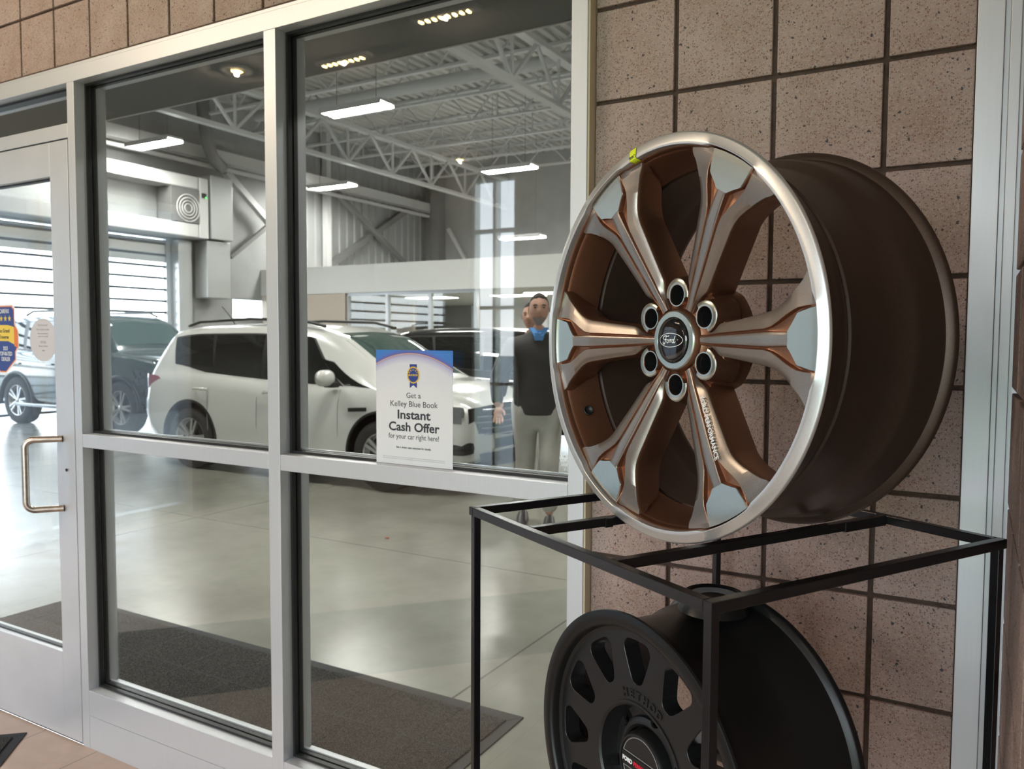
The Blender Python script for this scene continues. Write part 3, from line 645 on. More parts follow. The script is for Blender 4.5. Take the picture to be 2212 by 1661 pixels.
# hub
def hub_r(r, z, t):
    if r < 0.050: return r
    k = (math.degrees(t)) % 60-30; k = abs(k)      # 0 at the lug bolts (30, 90 ...)
    lob = 1.0 if k < 13 else max(0.0, 1-(k-13)/14.0)
    if r > 0.08: return r*(0.93+0.07*lob)
    return r
hub = MB().lathe(prof([(0.0320, 0.0001), (0.0320, 0.0330), (0.0290, 0.0338), (0.0280, 0.0348), (0.0286, 0.0425), (0.0305, 0.0448), (0.0400, 0.0480), (0.0430, 0.0530), (0.0440, 0.0600), (0.0450, 0.0830), (0.0480, 0.0890), (0.0560, 0.0925), (0.100, 0.0960), (0.104, 0.0900), (0.104, 0.0001)]), 180, rmod=hub_r,
    mi=[0, 1, 1, 1, 1, 0, 0, 0, 0, 0, 0, 0, 0, 0]).build('hub', [M_bronze, M_mach], bw, auto=35)
cut = []
for k in range(6):
    a = math.radians(30+60*k); c_ = MB().lathe([(0.0001, 0.05), (0.0149, 0.05), (0.0149, -0.0985), (0.0001, -0.0985)], 40).xf(Matrix.Translation((0.0675*math.cos(a), 0.0675*math.sin(a), 0))).build('cutter', M_gasket, None)
    c_.parent = bw; cut.append(c_)
boolean(hub, cut); hub.data.set_sharp_from_angle(angle=math.radians(35))
def boss_r(r, z, t):
    if r < 0.0165: return r
    c_ = math.cos(t); w_ = 1.0+0.22*max(0, c_)**2 if c_ > 0 else 1.0-0.16*abs(c_)
    return 0.0156+(r-0.0156)*w_*1.5 if c_ > -0.2 else 0.0156+(r-0.0156)*0.35
for k in range(6):
    a = math.radians(30+60*k)
    MB().lathe([(0.0150, -0.075), (0.0150, -0.0350), (0.0156, -0.0343), (0.0200, -0.0343), (0.0208, -0.0352), (0.0226, -0.0480), (0.0245, -0.075)], 72, mi=[2, 0, 1, 1, 0, 0], rmod=boss_r).xf(Matrix.Translation((0.0675*math.cos(a), 0.0675*math.sin(a), 0)) @ Matrix.Rotation(a, 4, 'Z')).build('lug_boss', [M_bronze, M_mach, M_gasket], bw, auto=40)
# centre cap
capm = MB().lathe([(0.0328, -0.034), (0.0328, -0.0272), (0.0318, -0.0258), (0.0270, -0.0243), (0.0180, -0.0228), (0.0080, -0.0221), (0.0001, -0.0220)], 72, cap0=True).build('centre_cap', M_black_gloss, bw, auto=60)
lg = MB()
def ovring(a, b, w, z, n=48):
    o_ = [(a*math.cos(2*PI*k/n), b*math.sin(2*PI*k/n), z) for k in range(n)]; i_ = [((a-w)*math.cos(2*PI*k/n), (b-w)*math.sin(2*PI*k/n), z) for k in range(n)]
    return MB().add(o_+i_, [(k, (k+1) % n, n+(k+1) % n, n+k) for k in range(n)])
def capz(x, y): r = math.hypot(x, y); return -0.0220-0.0040*(r/0.0318)**2+0.0006
lg = ovring(0.0272, 0.0112, 0.0009, 0)
# script-like word: slanted heavy glyph strokes
def stroke(mb, pts, w):
    pts = [Vector((x, y, 0)) for x, y in pts]; rows = []
    for i, p in enumerate(pts):
        d = (pts[min(i+1, len(pts)-1)]-pts[max(i-1, 0)]).normalized(); nrm = Vector((-d.y, d.x, 0)); ww = w*(0.6 if i in (0, len(pts)-1) else 1)
        rows.append([p-nrm*ww/2, p+nrm*ww/2])
    mb.grid([[tuple(q) for q in r] for r in rows], 0, False)
def cur(ctrl, n=8):
    out = []
    for i in range(len(ctrl)-1):
        for k in range(n):
            t = i+k/n; out.append((cr1([c[0] for c in ctrl], t), cr1([c[1] for c in ctrl], t)))
    out.append(ctrl[-1]); return out
S_ = 0.001
for ctrl, w in (([(-15.5, 1.5), (-17, 3.5), (-14.5, 6.2), (-9, 6.6), (-5, 5.8), (-1.5, 7.0)], 1.4), ([(-8.5, 6.2), (-10, 2), (-12, -4), (-15, -6.2), (-17.5, -4.5), (-16.2, -2.6)], 1.6), ([(-14.5, 0.6), (-10, 1.2), (-6.5, 0.8)], 1.1),
                ([(-3.2, 0.5), (-6.0, 0.2), (-7.4, -2.6), (-5.4, -4.2), (-2.8, -2.6), (-2.4, -0.4), (-3.6, 0.6)], 1.3), ([(-2.4, -0.2), (0.4, 0.6), (1.6, 0.8), (0.4, -4.2)], 1.3), ([(0.9, -1.4), (2.6, 0.9), (4.4, 0.8)], 1.3),
                ([(8.8, 0.3), (6.4, 0.8), (4.9, -1.8), (6.2, -4.2), (8.4, -2.4), (9.2, 0.0)], 1.3), ([(12.0, 6.8), (10.0, 1.5), (8.8, -3.0), (10.4, -4.0), (12.6, -2.0)], 1.4), ([(16, 0.6), (18, 0.6)], 0.7)):
    stroke(lg, [(x*S_, y*S_) for x, y in cur(ctrl)], w*S_)
lg.v = [(x*0.92+0.0012, y*0.95, capz(x, y)+0.00035) for x, y, z in lg.v]
lgo = lg.build('oval_logo', M_white_print, capm); lgo['label'] = 'white oval script logo'
lo2 = lgo.modifiers.new('s', 'SOLIDIFY'); lo2.thickness = 0.0003; bake(lgo)
# valve hole and sticker
a = math.radians(-152)
vm = MB().lathe([(0.0001, 0), (0.0072, 0), (0.0072, 0.004), (0.0085, 0.004), (0.0085, -0.0005), (0.0072, -0.0005)], 28)
vmat = Matrix.Translation((0.2665*math.cos(a), 0.2665*math.sin(a), -0.044)) @ Matrix.Rotation(a, 4, 'Z') @ Matrix.Rotation(-PI/2+0.25, 4, 'Y')
vm.xf(vmat).build('valve_hole', M_gasket, bw)
ang = math.radians(102.5); rows = []
stk = MB(); pr = [(0.2992, 0.006), (0.2991, 0.0028), (0.2980, 0.0006), (0.2962, -0.0006), (0.2865, -0.0028), (0.2818, -0.0037), (0.2800, -0.0030), (0.2792, 0.0010), (0.2772, 0.0070)]
for r, s in pr: rows.append([(r*math.cos(ang+d), r*math.sin(ang+d), -s+0.0004) for d in (-0.026, -0.013, 0, 0.013, 0.026)])
stk.grid(rows); stl = stk.build('rim_sticker', M_yellow, bw); stl['label'] = 'small yellow label wrapped over the silver lip'
sm_ = stl.modifiers.new('s', 'SOLIDIFY'); sm_.thickness = 0.0003; bake(stl)
lb = MB(); Rz = Matrix.Rotation(ang-PI/2, 4, 'Z')
merge(lb, text_mb('PERMA', 0.0035, 0.0001, 0.0001), Rz @ Matrix.Translation((-0.0025, 0.2842, 0.0042))); merge(lb, text_mb('MADE IN', 0.0022, 0.0001), Rz @ Matrix.Translation((-0.0025, 0.2822, 0.0043)))
merge(lb, ovring(0.0026, 0.0026, 0.0007, 0, 20), Rz @ Matrix.Translation((0.0045, 0.2850, 0.0041)))
lb.build('sticker_print', M_ink, stl)

# ------------------------------------------------------------------ black wheel on the lower shelf
KR = 0.2335
kw = empty('display_wheel', mat=wheel_frame((0.3479, -0.5929, 0.8028), 1.0500, 0.0)); tag(kw, 'matte black twelve window off-road wheel on the lower shelf of the rack', 'wheel')
kp = [(0.0185, 0.2000), (0.0165, 0.2030), (0.0150, 0.2065), (0.0060, 0.2085), (0.0020, 0.2105), (0.0, 0.2140), (0.0, 0.2290), (0.0015, 0.2325), (0.0045, KR), (0.0075, 0.2325), (0.0095, 0.2300), (0.0125, 0.2215), (0.030, 0.2190), (0.050, 0.210), (0.120, 0.2085), (0.145, 0.2095), (0.160, 0.2170), (0.208, 0.2205), (0.214, 0.2230), (0.2185, 0.2315), (0.2215, KR), (0.2265, KR), (0.2294, 0.2320), (0.2294, 0.2270), (0.222, 0.2180), (0.175, 0.2150), (0.155, 0.2050), (0.060, 0.2030), (0.045, 0.2040)]
MB().lathe(prof(kp), 160).build('barrel', M_mblack_b, kw, auto=35)
# face plate with twelve windows, as one filled curve
cu = D.curves.new('plate', 'CURVE'); cu.dimensions = '2D'; cu.fill_mode = 'BOTH'; cu.extrude = 0.013; cu.bevel_depth = 0.0018; cu.bevel_resolution = 2
def spl(pts):
    s = cu.splines.new('POLY'); s.points.add(len(pts)-1)
    for p, q in zip(s.points, pts): p.co = (q[0], q[1], 0, 1)
    s.use_cyclic_u = True
spl([(0.2025*math.cos(2*PI*k/120), 0.2025*math.sin(2*PI*k/120)) for k in range(120)])
spl([(0.096*math.cos(2*PI*k/72), 0.096*math.sin(2*PI*k/72)) for k in range(72)])
def rounded(poly, r, n=5):
    out = []; k = len(poly)
    for i in range(k):
        p = Vector((*poly[i], 0)); a_ = Vector((*poly[i-1], 0)); b_ = Vector((*poly[(i+1) % k], 0)); da = (a_-p); db = (b_-p)
        rr = min(r[i] if isinstance(r, list) else r, da.length*0.45, db.length*0.45); p0 = p+da.normalized()*rr; p1 = p+db.normalized()*rr
        for j in range(n+1):
            t = j/n; q = p0*(1-t)**2+p*2*t*(1-t)+p1*t*t; out.append((q.x, q.y))
    return out
for k in range(12):
    ph_ = math.radians(2+30*k); base = [(0.124, -0.0105), (0.124, 0.0105), (0.150, 0.0225), (0.178, 0.0330), (0.1915, 0.0245), (0.1935, 0.0), (0.1915, -0.0245), (0.178, -0.0330), (0.150, -0.0225)]
    pl = rounded(base, [0.010, 0.010, 0.012, 0.012, 0.012, 0.02, 0.012, 0.012, 0.012])
    spl([(x*math.cos(ph_)-y*math.sin(ph_), x*math.sin(ph_)+y*math.cos(ph_)) for x, y in pl])
co_ = D.objects.new('plate', cu); COL.objects.link(co_); bpy.context.view_layer.update(); dg = bpy.context.evaluated_depsgraph_get()
me = D.meshes.new_from_object(co_.evaluated_get(dg)); D.objects.remove(co_, do_unlink=True); me.materials.clear(); me.materials.append(M_mblack)
fo = D.objects.new('face_plate', me); COL.objects.link(fo); fo.parent = kw; fo.location = (0, 0, -0.0325)
for p_ in me.polygons: p_.use_smooth = False
hubp = MB().lathe(prof([(0.0180, 0.0985), (0.0180, 0.0950), (0.0200, 0.0925), (0.0440, 0.0865), (0.0470, 0.0845), (0.0470, 0.0690), (0.0400, 0.0675), (0.0380, 0.0640), (0.0380, 0.0600), (0.0400, 0.0575), (0.0500, 0.0560), (0.0520, 0.0520), (0.0520, 0.0001)]), 96).build('hub', M_mblack, kw, auto=35)
cut = []
for k in range(6):
    a = math.radians(20+60*k); c_ = MB().lathe([(0.0001, 0.0), (0.0118, 0.0), (0.0118, -0.09), (0.0001, -0.09)], 28).xf(Matrix.Translation((0.0760*math.cos(a), 0.0760*math.sin(a), 0))).build('cutter', M_gasket); c_.parent = kw; cut.append(c_)
sol = hubp.modifiers.new('s', 'SOLIDIFY'); sol.thickness = 0.004; sol.offset = 0; bake(hubp)
boolean(hubp, cut); hubp.data.set_sharp_from_angle(angle=math.radians(32))
MB().lathe([(0.085, -0.056), (0.040, -0.056), (0.040, -0.075), (0.085, -0.075)], 48).build('hub_back', M_mblack_b, kw)
ccap = MB().lathe(prof([(0.0455, 0.0520), (0.030, 0.0515), (0.0265, 0.0505), (0.0235, 0.0495), (0.0215, 0.0480), (0.0212, 0.0455), (0.0240, 0.0445), (0.0240, 0.0001)]), 72, cap1=False).build('centre_cap', M_mblack, kw, auto=35)
rg = MB().tube([(0.0420*math.cos(t), 0.0420*math.sin(t)*1, -0.0236) for t in [math.radians(16+148*i/24) for i in range(25)]], 0.0009, 6)
rg.tube([(-0.0404, 0.0116, -0.0236), (0.0404, 0.0116, -0.0236)], 0.0009, 6); rg.tube([(-0.0404, -0.0116, -0.0236), (0.0404, -0.0116, -0.0236)], 0.0009, 6)
rg.tube([(0.0420*math.cos(t), 0.0420*math.sin(t), -0.0236) for t in [math.radians(196+148*i/24) for i in range(25)]], 0.0009, 6)
rg.build('cap_outline', M_grey_line, ccap)
MB().box(-0.044, 0.044, -0.0095, 0.0095, -0.0245, -0.0225, bev=0.0006).build('name_band', M_mblack_b, ccap)
f1 = text_mb('FORD', 0.0092, 0.0003, 0.0004, align='LEFT'); f2 = text_mb('PERFORMANCE', 0.0092, 0.0003, 0.0002, align='LEFT')
w1 = max(v[0] for v in f1.v); w2 = max(v[0] for v in f2.v)
b1 = MB(); merge(b1, f1, Matrix.Translation((-0.041, -0.0032, -0.0220)) @ Matrix.Diagonal((0.023/w1, 1, 1, 1))); b1.build('white_lettering', M_white_print, ccap)
b2 = MB(); merge(b2, f2, Matrix.Translation((-0.0155, -0.0032, -0.0220)) @ Matrix.Diagonal((0.0565/w2, 1, 1, 1))); b2.build('red_lettering', M_red, ccap)
mt = MB()
for i, ch in enumerate('METHOD'):
    a = math.radians(106-8.2*i); merge(mt, text_mb(ch, 0.0165, 0.0012, 0.0006), Matrix.Translation((0.1045*math.cos(a), 0.1045*math.sin(a), -0.0172)) @ Matrix.Rotation(a-PI/2, 4, 'Z'))
mt.build('raised_lettering', M_mblack, fo, mtx=Matrix.Translation((0, 0, 0.0325)))
mt2 = MB()
for i, ch in enumerate('METHOD'):
    a = math.radians(-74-8.2*i); merge(mt2, text_mb(ch, 0.0165, 0.0012, 0.0006), Matrix.Translation((0.1045*math.cos(a), 0.1045*math.sin(a), -0.0172)) @ Matrix.Rotation(a-PI/2, 4, 'Z'))
mt2.build('raised_lettering', M_mblack, fo, mtx=Matrix.Translation((0, 0, 0.0325)))

# loose cap standing on the black barrel
bar_c = Vector((0.3479, -0.5929, 0.8022))+Vector((math.cos(1.05), math.sin(1.05), 0))*0.165
hc = empty('loose_hub_cap', (bar_c.x, bar_c.y, 0.8028+0.2165)); tag(hc, 'round black hub cap standing on top of the black wheel barrel', 'hub cap')
MB().lathe([(0.0001, -0.002), (0.052, -0.003), (0.055, 0.0), (0.049, 0.010), (0.046, 0.020), (0.0455, 0.024), (0.0440, 0.0265), (0.0410, 0.0260), (0.0385, 0.0225), (0.024, 0.0185), (0.0001, 0.0175)], 64).build('cap_body', M_mblack_b, hc, auto=50)
MB().lathe([(0.0375, 0.0226), (0.0340, 0.0218), (0.0240, 0.0192), (0.0235, 0.0190)], 64).build('cap_ring', M_grey_line, hc)

# ------------------------------------------------------------------ mats
mo = empty('floor_mat', (-2.08, 0.52, 0)); tag(mo, 'charcoal tiled floor mat on the bay side of the storefront', 'floor mat')
MB().box(-1.40, 1.37, -0.38, 0.35, 0, 0.012, bev=0.003).build('mat_field', M_mat, mo)
MB().prism([(-1.44, 0.35), (1.37, 0.35), (1.41, 0.41), (-1.46, 0.39)], 0, 0.006).prism([(1.37, -0.41), (1.42, -0.41), (1.41, 0.41), (1.37, 0.35)], 0, 0.0055).build('mat_edging', M_matedge, mo)
sm = MB()
for k in range(10):
    x = 1.105-0.30*k
    if x > -1.4: sm.box(x-0.003, x+0.003, -0.38, 0.35, 0.0118, 0.0124)
sm.box(-1.4, 1.37, 0.052, 0.058, 0.0118, 0.0125); sm.build('mat_seam', M_matedge, mo)
mi_ = empty('door_mat', (-2.17, -0.085, 0), 0); tag(mi_, 'dark carpet mat lying aslant on the tan tiles by the door', 'door mat')
dm, em = Vector((0.67, -0.742)), Vector((-0.742, -0.67))
def quad(i0, i1, j0, j1): return [tuple(dm*i+em*j) for i, j in ((i0, j0), (i0, j1), (i1, j1), (i1, j0))]
MB().prism(quad(0, 2.6, 0, 0.85), 0, 0.004).build('mat_edging', M_matedge, mi_)
MB().prism(quad(0.035, 2.565, 0.035, 0.815), 0.004, 0.009).build('mat_field', M_mat, mi_)

# ------------------------------------------------------------------ service bay shell
XW, YW, YO = -14.0, 18.6, 12.0
simple('wall_front_bay', M_wallg, (0.02, 6, 0.2, 0.3, 0, 6.8), (-14.1, -4.6, 0.0, 0.1, 0, 6.8), (-4.6, 0.02, 0.085, 0.185, 2.62, 6.8))
def corrug(name, p0, dirv, length, z0, z1, m, pitch=0.3, depth=0.035):
    mb = MB(); d = Vector(dirv).normalized(); nrm = Vector((-d.y, d.x, 0)); n = int(length/pitch); top = []
    for i in range(n):
        for f, o in ((0, 0), (0.55, 0), (0.65, 1), (0.9, 1)):
            q = Vector(p0)+d*(i+f)*pitch+nrm*o*depth; top.append(q)
    top.append(Vector(p0)+d*length)
    mb.grid([[(q.x, q.y, z0) for q in top], [(q.x, q.y, z1) for q in top]], 0, False)
    return struct(mb.build(name, m, fix=False))
# left wall with the garage opening y 4.2..9.4, z 0..3.28
GY0, GY1, GZ = 4.4, 9.55, 3.52
simple('wall_left', M_wallg, (XW-0.2, XW, 0.0, GY0, 0, 6.8))
simple('wall_left_above', M_wallg, (XW-0.2, XW, GY0, GY1, GZ, 6.8))
simple('wall_left_far', M_wallg, (XW-0.2, XW, GY1, 11.15, 0, 6.8), (XW-0.2, XW, 12.6, YW+0.2, 0, 6.8), (XW-0.2, XW, 11.15, 12.6, 0, 1.88), (XW-0.2, XW, 11.15, 12.6, 2.36, 6.8))
corrug('wall_left_panel', (XW+0.005, YW, 3.0), (0, -1, 0), 5.6, 2.9, 6.75, M_wallg).name = 'wall_left_cladding'
# far wall with tall window
TX0, TX1, TZ0, TZ1 = -12.05, -10.75, 2.6, 6.15
simple('wall_far', M_wallg, (XW, -10.5, YW, YW+0.2, 2.52, 6.8), (-10.5, 6, YW, YW+0.2, 2.52, 6.8), (XW, -12.3, YW, YW+0.2, 0, 2.45))
simple('wall_right_bay', M_wallg, (6, 6.2, 0.2, 24, 0, 6.8))
# white bulkhead of the office block and the offices below it
simple('wall_bulkhead', M_bulk, (XW, 6, YO, YO+0.25, 2.45, 3.06))
simple('ceiling_office', M_bulk, (XW, 6, YO+0.25, YW, 2.45, 2.52), (-12.5, 6, YW, 24, 2.45, 2.52))
simple('ceiling_deck', M_bulk, (XW, 6, YO+0.25, YW, 2.95, 3.0))
simple('wall_office', M_beige, (XW, -11.4, YO+0.02, YO+0.2, 0, 2.45), (-13.9, -12.2, 15.6, 15.7, 0, 2.45))
simple('wall_office_right', M_beige, (-5.9, -5.7, YO+1.2, 24, 0, 2.45), (-5.7, 6, YO+1.2, YO+1.4, 0, 2.45))
def partition(name, x0, x1, n, y, zt, label_kind='structure', dark=True):
    e = empty(name, (x0, y, 0)); e['kind'] = 'structure'; w = x1-x0; fr = MB()
    for i in range(n+1): fr.box(w*i/n-0.035, w*i/n+0.035, -0.05, 0.05, 0, zt)
    for i in range(n):
        fr.box(w*i/n+0.035, w*(i+1)/n-0.035, -0.045, 0.045, 0, 0.3); fr.box(w*i/n+0.035, w*(i+1)/n-0.035, -0.045, 0.045, zt-0.06, zt); fr.box(w*i/n+0.035, w*(i+1)/n-0.035, -0.045, 0.045, 1.0, 1.04)
        MB().box(w*i/n+0.035, w*(i+1)/n-0.035, -0.004, 0.004, 0.3, zt-0.06).build('pane', M_glass, e)
    fr.build('window_frame', M_alu, e); return e
partition('window_5', -11.4, -8.0, 3, YO+0.12, 2.45)
partition('window_6', -12.3, -5.9, 5, 23.9, 2.45)
simple('wall_lobby_left', M_beige, (-12.6, -12.4, YW+0.2, 24.0, 0, 2.45))
# blinds and daylight openings behind the offices: exterior glazing in the far wall below the deck
fr6 = empty('window_7', (-14, 18.45, 0)); fr6['kind'] = 'structure'
simple('wall_rear_right', M_beige, (-5.7, 6, 24.0, 24.2, 0, 2.5))
# exterior lot
simple('floor_outside', M_outg, (-60, -14.25, -10, 60, -0.14, -0.04), (-14.2, 20, 24.25, 60, -0.14, -0.04))
simple('floor_lawn', M_grass, (-3.0, 40, -40, -7.5, -0.14, -0.05))
simple('floor_walk', M_outg, (-3.0, 20, -7.5, -5.25, -0.10, -0.03), (-60, -3.0, -60, -5.25, -0.10, -0.03))
simple('floor_glare_cut', mat('glare_cut_grey', (0.13, 0.135, 0.145), 0.9), (-13.2, -4.95, -5.25, -0.2, -0.10, -0.03))  # dark ground added outside the left opening to lower its glare
# soffit just inside the glass
simple('ceiling_soffit', M_soffit, (-4.6, 0.02, 0.085, 0.95, 2.60, 2.66))
simple('trim_2', M_soffit, (-4.6, 0.02, 0.95, 1.03, 2.600, 2.9))
simple('trim_3', M_steel_w, (-4.6, 0.02, 1.03, 1.036, 2.595, 2.604))

# roof deck with ribs along Y
dk = MB(); xs_ = []; x = XW
row = []
while x < 6:
    for f, o in ((0, 0), (0.5, 0), (0.62, 1), (0.88, 1)): row.append((x+f*0.22, 6.70+0.070*o))
    x += 0.22
dk.grid([[(x, 0.1, z) for x, z in row], [(x, YW+0.1, z) for x, z in row]], 0, False)
struct(dk.build('ceiling_bay', M_deck, fix=False))
simple('ceiling_roof', M_deck, (XW-0.2, 6.2, 0.0, YW+0.3, 6.80, 6.9))

# joists along X
ordn = ['first', 'second', 'third', 'fourth', 'fifth', 'sixth', 'seventh', 'eighth', 'ninth', 'tenth', 'eleventh', 'twelfth']
JX0, JX1 = XW+0.05, 2.0
def joist_mesh():
    tc_ = MB().box(0, JX1-JX0, -0.05, 0.05, 0.62, 0.67); bc = MB().box(0.5, JX1-JX0-0.5, -0.045, 0.045, 0, 0.045); wb = MB(); n = int((JX1-JX0-1.0)/0.61)
    for i in range(n):
        x = 0.5+i*0.61
        if i % 2 == 0: wb.bar((x, 0, 0.02), (x+0.61, 0, 0.64), 0.03, 0.03)
        else: wb.bar((x, 0, 0.64), (x+0.61, 0, 0.02), 0.03, 0.03)
        if i % 4 == 1: wb.bar((x, 0, 0.03), (x, 0, 0.63), 0.025, 0.025)
    return tc_, bc, wb
a_, b_, c_ = joist_mesh(); j0 = empty('roof_joist', (JX0, 2.2, 6.03))
a_.build('top_chord', M_steel_w, j0); b_.build('bottom_chord', M_steel_w, j0); c_.build('web', M_steel_w, j0)
def copy_tree(o, parent=None):
    c = o.copy(); COL.objects.link(c); c.parent = parent
    for ch in list(o.children): copy_tree(ch, c)
    return c
JN = 11
for i in range(JN):
    o = j0 if i == 0 else copy_tree(j0)
    o.location = (JX0, 2.2+1.52*i, 6.03)
    tag(o, 'white open-web steel roof joist, %s counted from the storefront' % ordn[i], 'roof joist', 'open-web joists under the roof deck')
def girder(x, lab):
    g_ = empty('roof_girder', (x, 0.3, 5.62)); ln = YW-0.5
    MB().box(-0.08, 0.08, 0, ln, 0.33, 0.41).build('top_chord', M_steel_w, g_); MB().box(-0.07, 0.07, 0, ln, -0.45, -0.38).build('bottom_chord', M_steel_w, g_)
    w = MB(); n = int(ln/0.76)
    for i in range(n):
        y = i*0.76; w.bar((0, y, -0.4 if i % 2 else 0.35), (0, y+0.76, 0.35 if i % 2 else -0.4), 0.05, 0.05)
        if i % 2: w.bar((0, y, -0.4), (0, y, 0.35), 0.04, 0.04)
    w.build('web', M_steel_w, g_); tag(g_, lab, 'roof girder'); return g_
girder(-11.0, 'deep white steel truss girder nearest the garage door wall'); girder(-5.2, 'deep white steel truss girder over the middle of the bay')
# ducts, conduits
dt = MB().tube([(-13.2, 7.3, 6.0), (6, 7.3, 6.0)], 0.19, 18); tag(dt.build('spiral_duct', M_galv), 'round galvanised air duct running between the roof trusses', 'duct')
dt = MB().tube([(-13.2, 11.2, 6.35), (6, 11.2, 6.35)], 0.12, 14); tag(dt.build('air_pipe', M_steel_w), 'white round pipe high under the roof deck behind the lights', 'pipe')

# ceiling light fixtures
def make_fixture():
    e = empty('strip_light', (0, 0, 0))
    MB().box(-0.62, 0.62, -0.17, 0.17, 0.045, 0.09, bev=0.004).prism([(-0.62, -0.17), (0.62, -0.17), (0.62, -0.16), (-0.62, -0.16)], 0.0, 0.05).prism([(-0.62, 0.16), (0.62, 0.16), (0.62, 0.17), (-0.62, 0.17)], 0.0, 0.05).build('housing', M_steel_w, e)
    for y in (-0.085, 0.085): MB().box(-0.60, 0.60, y-0.062, y+0.062, 0.006, 0.040, bev=0.012).build('lamp_tube', M_tube, e)
    for x in (-0.4, 0.4): MB().bar((x, 0, 0.09), (x, 0, 1.73), 0.006).build('suspension_wire', M_steel_g, e)
    return e
fx = make_fixture()
spots = [(-7.75, 8.2, 5.0, 'glowing twin strip light, second row, above the white SUV'), (-12.54, 8.1, 5.0, 'glowing strip light hanging near the garage door hood'), (-7.87, 13.16, 5.0, 'glowing strip light above the bulkhead near the right end of the glass'),
         (-12.5, 12.85, 5.0, 'glowing strip light hanging low in front of the braced grey wall'), (-9.3, 16.3, 4.0, 'small glowing strip light just above the white bulkhead'),
         (-7.75, 3.3, 5.0, 'added unseen strip light over the open floor beyond the rear of the white SUV'), (-2.9, 3.3, 5.0, 'added unseen strip light over the open floor near the walking man'), (-2.9, 8.2, 5.0, 'added unseen strip light behind the man, high over the cars'), (-2.9, 13.2, 5.0, 'added unseen strip light over the office bulkhead on the right'), (2.2, 5.5, 5.0, 'added unseen strip light at the right end of the bay')]  # this row of fixtures is out of view, added to light the bay
for i, (x, y, z, lab) in enumerate(spots):
    o = fx if i == 0 else copy_tree(fx); o.location = (x, y, z); [setattr(c, 'scale', (1, 1, (6.69-z)/1.73)) for c in o.children if 'wire' in c.name]; tag(o, lab, 'ceiling light', 'suspended strip lights in the bay')

def fill_panel(x, y, lab):  # glowing panels added to brighten the lobby under the bulkhead
    e = empty('office_fill_panel', (x, y, 2.45)); tag(e, lab, 'ceiling light', 'added fill panels in the office ceiling')
    MB().box(-0.62, 0.62, -0.32, 0.32, -0.02, 0).build('housing', M_steel_w, e); MB().box(-0.58, 0.58, -0.28, 0.28, -0.026, -0.0201).build('diffuser', M_fill, e)
M_fill = mat('fill_glow', (1, 1, 1), 0.4, emit=(1.0, 0.98, 0.94), es=22.0)
fill_panel(-10.6, 14.2, 'added fill panel in the office ceiling behind the first glass bay'); fill_panel(-8.2, 14.2, 'added fill panel in the office ceiling behind the last glass bay'); fill_panel(-8.4, 18.0, 'added fill panel in the ceiling deep in the lobby'); fill_panel(-7.0, 13.6, 'added fill panel in the ceiling right of the glass partition')
# braces, column
def brace(name, p, q, w, m, lab, cat='brace', h=None):
    return tag(MB().bar(p, q, w, h or w).build(name, m), lab, cat)
brace('wall_brace', (XW+0.16, 14.2, 3.35), (XW+0.16, 18.2, 5.65), 0.16, M_steel_g, 'dark diagonal steel brace rising to the corner column')
brace('wall_brace', (XW+0.34, 14.3, 5.20), (XW+0.34, 17.2, 3.60), 0.12, M_steel_g, 'thin diagonal steel brace crossing the dark one before the corner column')
brace('wall_brace', (XW+0.30, 10.75, 5.10), (XW+0.30, 12.0, 4.15), 0.14, M_steel_w, 'pale diagonal brace sloping down beside the sheet metal duct')
brace('wall_brace', (XW+0.30, 12.0, 4.10), (XW+0.30, 10.85, 3.25), 0.09, M_steel_g, 'grey diagonal brace rising from the sheet metal duct')
brace('wall_brace', (-13.05, YW-0.12, 4.75), (-12.3, YW-0.12, 3.6), 0.10, M_steel_w, 'pale diagonal brace on the far wall right of the corner column')
brace('steel_column', (XW+0.62, YW-0.2, 0), (XW+0.62, YW-0.2, 6.6), 0.36, M_steel_g, 'dark steel column in the far corner of the bay', 'column', 0.3)
brace('steel_column', (XW+0.16, 14.1, 0), (XW+0.16, 14.1, 6.7), 0.16, M_steel_w, 'pale steel column behind the left end of the bulkhead', 'column')
brace('steel_beam', (XW+0.35, 0.3, 5.38), (XW+0.35, YW, 5.38), 0.24, M_steel_w, 'white steel beam along the wall above the garage door', 'beam')
tag(MB().bar((XW+0.5, 3.0, 5.1), (XW+0.5, YW-0.5, 5.1), 0.07).build('wall_pipe', M_steel_w), 'thin white pipe below the wall beam over the garage door', 'pipe')

# garage door
gd = empty('garage_door', (XW-0.08, GY0+0.005, 0)); tag(gd, 'bright slatted sectional garage door in the left wall', 'garage door')
sl = MB(); z = 0.05; W_ = GY1-GY0-0.01
n = 14
for i in range(n+1):
    zz = 0.05+i*(GZ-0.16)/n; sl.box(-0.03, 0.03, 0.1, W_-0.1, zz-0.024, zz+0.024)
sl.build('slat_bar', M_gasket, gd)
up = MB().box(-0.02, 0.02, 0.1, W_-0.1, 3.02, 3.49); up.build('solid_panel', M_galv, gd)
MB().box(-0.05, 0.05, 0.0, 0.1, 0, GZ-0.01).build('side_track', M_alu, gd); MB().box(-0.05, 0.05, W_-0.1, W_, 0, GZ-0.01).build('side_track', M_alu, gd)
tag(MB().box(XW+0.005, XW+0.20, GY1+0.02, GY1+0.35, 0, 3.5, bev=0.01).build('door_jamb', M_galv), 'shiny metal upright at the right edge of the garage door', 'door jamb')
hm = empty('door_hood', (XW+0.02, GY0-0.5, 3.52)); tag(hm, 'long pale grey roller hood above the garage door', 'door hood')
LH = 5.9
MB().box(0, 0.55, 0, LH, 1.02, 1.28, bev=0.02).build('upper_beam', M_steel_w, hm); MB().box(0, 0.55, 0, LH, 0.02, 0.30, bev=0.02).build('lower_beam', M_steel_w, hm)
MB().box(0, 0.08, 0, LH, 0.30, 1.02).build('back_sheet', M_galv, hm)
